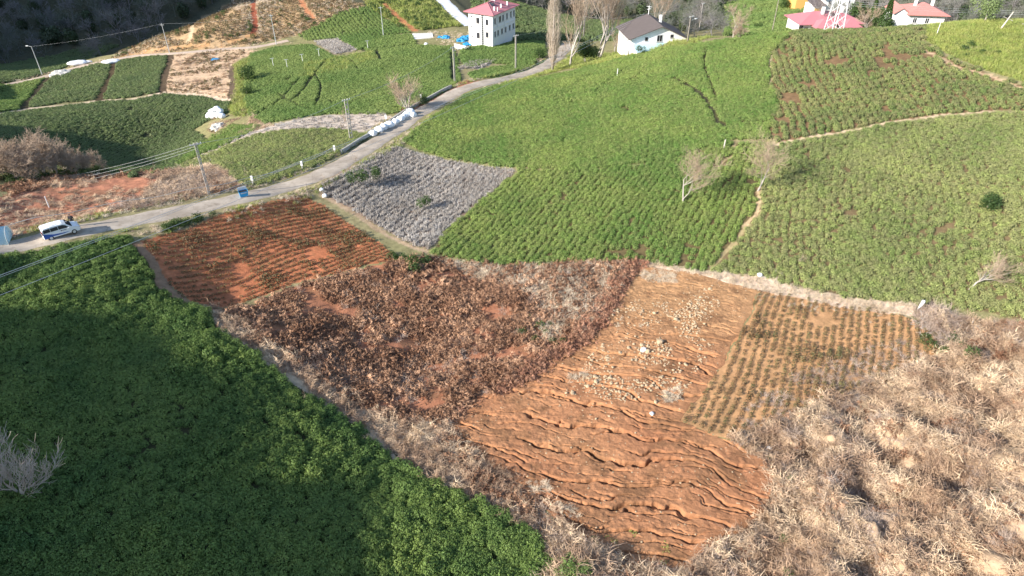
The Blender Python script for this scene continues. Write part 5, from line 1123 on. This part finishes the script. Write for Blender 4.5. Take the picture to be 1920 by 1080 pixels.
sl_ = empty('concrete_slab', on(793, 70), .15, 'white concrete slab with low edge beside the yellow green field', 'slab'); MB().box(-3.0, 3.0, -3.8, 3.8, -.6, .15).build('deck', M['white'], sl_)
for y_ in (-3.0, -1.2, .6, 2.4): MB().box(-2.4, 2.4, y_, y_ + .25, .152, .34).build('beam', M['concrete'], sl_)
lw = empty('garden_wall', on(866, 92), R(-38), 'low white wall left of the three storey house', 'wall'); MB().box(-2.6, 2.6, -.15, .15, -.4, .9).build('wall_panel', M['white'], lw); MB().box(-2.65, 2.65, -.2, .2, .903, 1.0).build('coping', M['white'], lw)
sack(799, 86, .9, 'white tank-like sack below the concrete slab', None)
# edge of a small plastic tunnel at the left
tn = empty('plastic_tunnel', on(-4, 449), R(20), 'pale plastic covered tunnel cut by the frame edge beside the van', 'tunnel'); mb = MB(); n_ = 10
v = [(x_, 1.3 * math.cos(math.pi * k / n_), 1.7 * math.sin(math.pi * k / n_)) for x_ in (-5, 1.2) for k in range(n_ + 1)]
mb.add(v, [(k, k + 1, n_ + 2 + k, n_ + 1 + k) for k in range(n_)] + [tuple(range(n_, -1, -1)), tuple(range(n_ + 1, 2 * n_ + 2))]); mb.build('cover', M['pale_blue'], tn, None, None, True)
MB().tube([(1.25, 1.32 * math.cos(math.pi * k / 12), 1.72 * math.sin(math.pi * k / 12)) for k in range(13)], .04, 5).build('hoop', M['steel'], tn)
# ------------------------------------------------------------------ stones of the slip
SM = []
for k in range(7):
    b = bmesh.new(); bmesh.ops.create_icosphere(b, subdivisions=2, radius=1); ax_ = rng.normal(size=(5, 3)); ax_ /= np.linalg.norm(ax_, axis=1)[:, None]
    for q in b.verts:
        c = np.array(q.co); t = 1.0
        for a_ in ax_: t = min(t, .78 / max(float(c @ a_), .3) if float(c @ a_) > .62 else 1.0)
        q.co = Vector(c * t * (1 + .06 * rng.normal())) * .5; q.co.z *= .72
    me = bpy.data.meshes.new('stone'); b.to_mesh(me); b.free(); me.materials.append(M['stone']); SM.append(me)
M['stone_white'] = mat_plain('white_stone', (.74, .74, .74), .8, 0, .1, 3, .4)
clusters = [(1215, 655, 26, 14, 26), (1120, 712, 22, 12, 36), (1300, 600, 22, 26, 46), (1325, 560, 24, 18, 24), (1290, 567, 16, 8, 14), (1195, 640, 60, 20, 26), (1160, 665, 50, 18, 22), (1260, 690, 30, 14, 20), (1215, 730, 50, 18, 18), (1205, 600, 60, 22, 22), (1150, 590, 20, 14, 12), (1090, 735, 30, 12, 12), (1180, 770, 120, 40, 22)]
pp = []
for cx_, cy_, sx_, sy_, n_ in clusters:
    for k in range(n_): pp.append((round(cx_ + rng.normal() * sx_ * .6), round(cy_ + rng.normal() * sy_ * .6), float(np.clip(rng.lognormal(-1.5, .42), .10, .52))))
hits([(a, b) for a, b, c in pp])
def stone(px, py, s, label, group=None, mat=None):
    p = hit(px, py); z = float(HS(np.array([p[0]]), np.array([p[1]]))[0]); me = SM[int(rng.integers(7))]
    if mat: me = me.copy(); me.materials.clear(); me.materials.append(mat)
    o = link('stone', me, None, (p[0], p[1], z + s * .18)); o.rotation_euler = tuple(rng.uniform(-.5, .5, 2)) + (rng.uniform(0, 6.28),); o.scale = (s, s * rng.uniform(.7, 1.1), s * rng.uniform(.7, 1)); return tag(o, label, 'stone', group)
pp = [q for q in pp if inside(ZW['slide'], np.array([hit(q[0], q[1])[0]]), np.array([hit(q[0], q[1])[1]]))[0]][:292]
for px, py, s in pp: stone(px, py, s * 1.0, 'small pale yellowish limestone lump on the slipped soil', 'stones scattered over the slipped soil')
for px, py, s, lb, mt in ((1206, 659, .75, 'bluish white stone, the whitest of the central stone group', M['stone_white']), (1237, 643, .85, 'large pale stone just above the whitest one', None), (1214, 661, .6, 'pale block touching the whitest stone', None), (1268, 601, .7, 'large pale stone alone in the middle of the tan soil', None), (1227, 590, .6, 'upright grey stone by the dead grass clump', None), (1222, 777, .5, 'white upright stone below the young plot corner', M['stone_white'])):
    stone(px, py, s, lb, None, mt)
# white posts and fallen wood along the verge
o = empty('wrapped_post', on(1720, 581), 0, 'short post wrapped in white sacking at the verge of the young plot', 'post'); o.rotation_euler = (0, .25, 0); MB().tube([(0, 0, -.2), (0, 0, 1.35)], [.07, .06], 6).build('stake', M['bark_grey'], o)
MB().tube([(0, 0, .15), (.03, 0, .8), (-.02, 0, 1.3), (.12, 0, 1.5)], [.10, .16, .20, .07], 8).build('wrapping', M['bag'], o, None, None, True)
bare_tree_mesh('fallen', 3.4, .45, 1, 4, 3, -.02, .5, .16, twig=.016, r0=.09, bark='bark', twigm='pruned')
def branch(px, py, s, rz, el, label, name='fallen_branch', grp=None):
    o = empty(name, on(px, py, .15), 0, label, 'branch', grp, s); o.rotation_euler = (0, R(el), rz)
    for nm, me in zip(('stem', 'twigs'), TM['fallen']): link(nm, me, o)
branch(1432, 522, .95, .15, 72, 'bleached fallen branch arching over the verge beside the white bag')
for k, (px, py, s, rz, el, pl) in enumerate([(1745, 600, 1.0, .4, 80, 'lying uppermost, just right of the wrapped post'), (1765, 612, 1.1, 2.6, 78, 'crossing the middle of the pile'), (1790, 606, 1.0, -.3, 82, 'pointing right at the top of the pile'), (1772, 630, 1.2, 1.3, 75, 'standing out above the green hollow'), (1750, 625, .9, 3.6, 80, 'at the near side of the pile'), (1800, 620, 1.0, .1, 85, 'trailing over the pale bank'), (1840, 622, .9, .2, 86, 'alone beyond the green hollow'), (1730, 612, .8, 4.4, 80, 'under the wrapped post')]):
    branch(px, py, s, rz, el, 'grey dead branch ' + pl, 'dead_branch', 'pile of dead branches')
heap_pts = slope_patch('1725,585 1760,578 1800,600 1810,625 1770,655 1735,620'); wild('dry_undergrowth', heap_pts, 'twigs', 9, 1.3, 'tangled grey brush pile at the verge', .3)
# ------------------------------------------------------------------ the van
pr_, pf_ = on(101, 450), on(140, 441); d_ = (pf_ - pr_); d_.z = 0; wb_ = 2.75; az = math.atan2(d_.y, d_.x)
c0 = (pr_ + pf_) / 2; i_, q_ = 0, None; nrm = Vector((-math.sin(az), math.cos(az), 0)); c0 = c0 + nrm * .85
zr = float(line[np.linalg.norm(line[:, :2] - np.array(c0[:2]), axis=1).argmin(), 2]) + .075
M['paint'] = mat_plain('white_car_paint', (.80, .82, .84), .25, 0, .02, 1, 0, .5); M['navy'] = mat_plain('blue_car_paint', (.02, .09, .38), .3, 0, .1, 1, 0, .5)
van = empty('van', (c0[0], c0[1], zr), az, 'white passenger van with blue flash along its side, parked on the road', 'van', None, .88)
prof = [(-2.15, .32), (-2.22, .55), (-2.22, 1.05), (-2.14, 1.62), (-2.0, 1.78), (-.9, 1.84), (.35, 1.80), (.75, 1.66), (1.35, 1.12), (1.95, .98), (2.18, .80), (2.22, .50), (2.15, .30)]
def halfw(z): return .90 if z < 1.0 else .90 - (z - 1.0) * .20
V = []; n_ = len(prof)
for s in (-1, -.86, .86, 1):
    for x_, z_ in prof:
        cz = .95; f_ = 1.0 if abs(s) < .9 else .965; V.append((x_ * f_, s * halfw(z_), cz + (z_ - cz) * f_))
F = [(j * n_ + k, j * n_ + (k + 1) % n_, (j + 1) * n_ + (k + 1) % n_, (j + 1) * n_ + k) for j in range(3) for k in range(n_)] + [tuple(range(n_ - 1, -1, -1)), tuple(3 * n_ + k for k in range(n_))]
MB().add(V, F).build('body', M['paint'], van)
def side_panel(name, pts, mat, parent, s=-1, o_=.012):
    v = [(x_, s * (halfw(z_) + o_), z_) for x_, z_ in pts] + [(x_, s * (halfw(z_) - .02), z_) for x_, z_ in pts]; n_ = len(pts)
    return MB().add(v, [tuple(range(n_)), tuple(range(2 * n_ - 1, n_ - 1, -1))] + [(k, (k + 1) % n_, n_ + (k + 1) % n_, n_ + k) for k in range(n_)]).build(name, mat, parent)
for s in (-1, 1):
    side_panel('side_window', [(-2.02, 1.18), (-1.2, 1.18), (-1.2, 1.62), (-1.95, 1.60)], M['glass'], van, s); side_panel('side_window', [(-1.14, 1.18), (-.28, 1.18), (-.28, 1.64), (-1.14, 1.62)], M['glass'], van, s)
    side_panel('side_window', [(-.22, 1.18), (1.05, 1.14), (.66, 1.50), (.34, 1.64), (-.22, 1.64)], M['glass'], van, s)
    side_panel('blue_flash', [(-2.12, .36), (-1.75, .36), (-1.1, .52), (.2, .50), (.9, .58), (.1, .64), (-.9, .74), (-1.5, .92), (-2.12, 1.1)], M['navy'], van, s, .016)
    m_ = side_panel('door_lettering', [(-.05, .92), (.08, .92), (.08, 1.03), (-.05, 1.03)], M['roof_grey'], van, s, .018)
    for k in range(4): side_panel('letter', [(.14 + k * .13, .93), (.22 + k * .13, .93), (.22 + k * .13, 1.01), (.14 + k * .13, 1.01)], M['roof_grey'], m_, s, .018)
    MB().box(.80, .98, s * 1.10 - .10, s * 1.10 + .04, 1.10, 1.25).build('mirror', M['paint'], van)
    hd = MB(); hd.box(1.98, 2.20, s * .70 - .17, s * .70 + .17, .72, .86); hd.build('headlight', M['steel'], van)
    M['lamp_red'] = M.get('lamp_red') or mat_plain('red_lamp', (.5, .02, .02), .3); MB().box(-2.235, -2.16, s * .78 - .08, s * .78 + .08, 1.0, 1.45).build('tail_light', M['lamp_red'], van)
v = [(.80, -.72, 1.66), (.80, .72, 1.66), (1.36, .80, 1.14), (1.36, -.80, 1.14)]; MB().add([(a + .015, b, c + .015) for a, b, c in v] + [(a - .03, b, c - .03) for a, b, c in v], [(3, 2, 1, 0), (4, 5, 6, 7), (0, 1, 5, 4), (1, 2, 6, 5), (2, 3, 7, 6), (3, 0, 4, 7)]).build('windscreen', M['glass'], van)
MB().box(-2.24, -2.19, -.62, .62, 1.15, 1.55, 0, None).build('rear_window', M['glass'], van); MB().box(2.19, 2.245, -.55, .55, .40, .62).build('grille', M['dark'], van)
for x_ in (-1.1, .1): MB().box(x_, x_ + .9, -.60, -.56, 1.85, 1.89).build('roof_rail', M['steel'], van)
for x_ in (-1.38, 1.37):
    for s in (-1, 1):
        ww = empty('wheel', (x_, s * .80, .32)); ww.parent = van
        MB().tube([(0, -.11, 0), (0, .11, 0)], .32, 20).build('tyre', M['rubber'], ww); MB().tube([(0, s * .112, 0), (0, s * .125, 0)], .20, 12).build('rim', M['steel'], ww)
# ------------------------------------------------------------------ person beside the van
pp_ = c0 + Vector((math.cos(az), math.sin(az), 0)) * 1.55 + nrm * 1.75; zp = float(H(np.array([pp_[0]]), np.array([pp_[1]]))[0])
J = dict(pel=(0, 0, .94), wa=(0, 0, 1.08), ch=(0, .02, 1.30), nk=(0, .02, 1.47), hd=(0, .04, 1.57), h2=(0, .04, 1.70), sl=(.19, .01, 1.42), el=(.26, .02, 1.16), wl=(.20, .20, 1.02), sr=(-.19, .01, 1.42), er=(-.27, -.02, 1.15), wr=(-.25, .08, .90),
 hl=(.10, 0, .88), kl=(.11, .03, .49), al=(.11, -.01, .09), tl=(.12, .14, .04), hr=(-.10, 0, .88), kr=(-.12, .02, .49), ar=(-.13, -.02, .09), tr=(-.14, .13, .04))
Rd = dict(pel=.15, wa=.14, ch=.165, nk=.06, hd=.085, h2=.075, sl=.075, el=.05, wl=.032, sr=.075, er=.05, wr=.032, hl=.105, kl=.068, al=.045, tl=.04, hr=.105, kr=.068, ar=.045, tr=.04)
E_ = [('pel', 'wa'), ('wa', 'ch'), ('ch', 'nk'), ('nk', 'hd'), ('hd', 'h2'), ('ch', 'sl'), ('sl', 'el'), ('el', 'wl'), ('ch', 'sr'), ('sr', 'er'), ('er', 'wr'), ('pel', 'hl'), ('hl', 'kl'), ('kl', 'al'), ('al', 'tl'), ('pel', 'hr'), ('hr', 'kr'), ('kr', 'ar'), ('ar', 'tr')]
for sd, w0, dr in (('l', (.20, .20, 1.02), (-.3, .9, -.1)), ('r', (-.25, .08, .90), (0, .25, -.95))):
    for k in range(5):
        a_ = Vector(w0); d = Vector(dr).normalized(); off = Vector(((k - 2) * .02, 0, .0)) if k else Vector((.045 * (-1 if sd == 'l' else 1), .01, 0))
        J['%s%d' % (sd, k)] = tuple(a_ + d * .09 + off); J['%s%db' % (sd, k)] = tuple(a_ + d * ((.15, .175, .185, .175, .155)[k] if k else .12) + off * 1.2 + Vector((0, .01, -.01))); Rd['%s%d' % (sd, k)] = .011; Rd['%s%db' % (sd, k)] = .009
        E_ += [('w' + sd, '%s%d' % (sd, k)), ('%s%d' % (sd, k), '%s%db' % (sd, k))]
ks = list(J); me = bpy.data.meshes.new('person'); me.from_pydata([J[k] for k in ks], [(ks.index(a), ks.index(b)) for a, b in E_], [])
man = bpy.data.objects.new('person', me); col.objects.link(man); man.location = (pp_[0], pp_[1], zp); man.rotation_euler = (0, 0, az + R(150))
man.modifiers.new('skin', 'SKIN')
for i_, k in enumerate(ks): me.skin_vertices[0].data[i_].radius = (Rd[k], Rd[k]); me.skin_vertices[0].data[i_].use_root = (k == 'pel')
sbs = man.modifiers.new('sub', 'SUBSURF'); sbs.levels = 1; sbs.render_levels = 2
m, t, b, N, L = nt_new('dark_clothes'); tc = N.new('ShaderNodeTexCoord'); sx = N.new('ShaderNodeSeparateXYZ'); L.new(tc.outputs['Object'], sx.inputs[0]); cm = N.new('ShaderNodeMath'); cm.operation = 'GREATER_THAN'; cm.inputs[1].default_value = 1.50; L.new(sx.outputs[2], cm.inputs[0])
L.new(mixc(N, L, (.02, .022, .028), (.42, .26, .19), cm.outputs[0]), b.inputs['Base Color']); b.inputs['Roughness'].default_value = .85; me.materials.append(m)
tag(man, 'person in dark clothes standing behind the bonnet of the white van', 'person')
hv, hf = icos(.105, .07, 2); link('hair', join_mesh('hair', [(hv, hf)], [M['roof_grey']], True), man, (0, .015, 1.715))
for nm, lo_, sz_ in (('nose', (0, .125, 1.625), (.012, .018, .02)), ('eye', (-.03, .115, 1.655), (.01, .008, .006)), ('eye', (.03, .115, 1.655), (.01, .008, .006)), ('mouth', (0, .118, 1.588), (.022, .006, .005))):
    MB().box(-sz_[0], sz_[0], -sz_[1], sz_[1], -sz_[2], sz_[2]).build(nm, M['dark'] if nm != 'nose' else m, man, lo_)
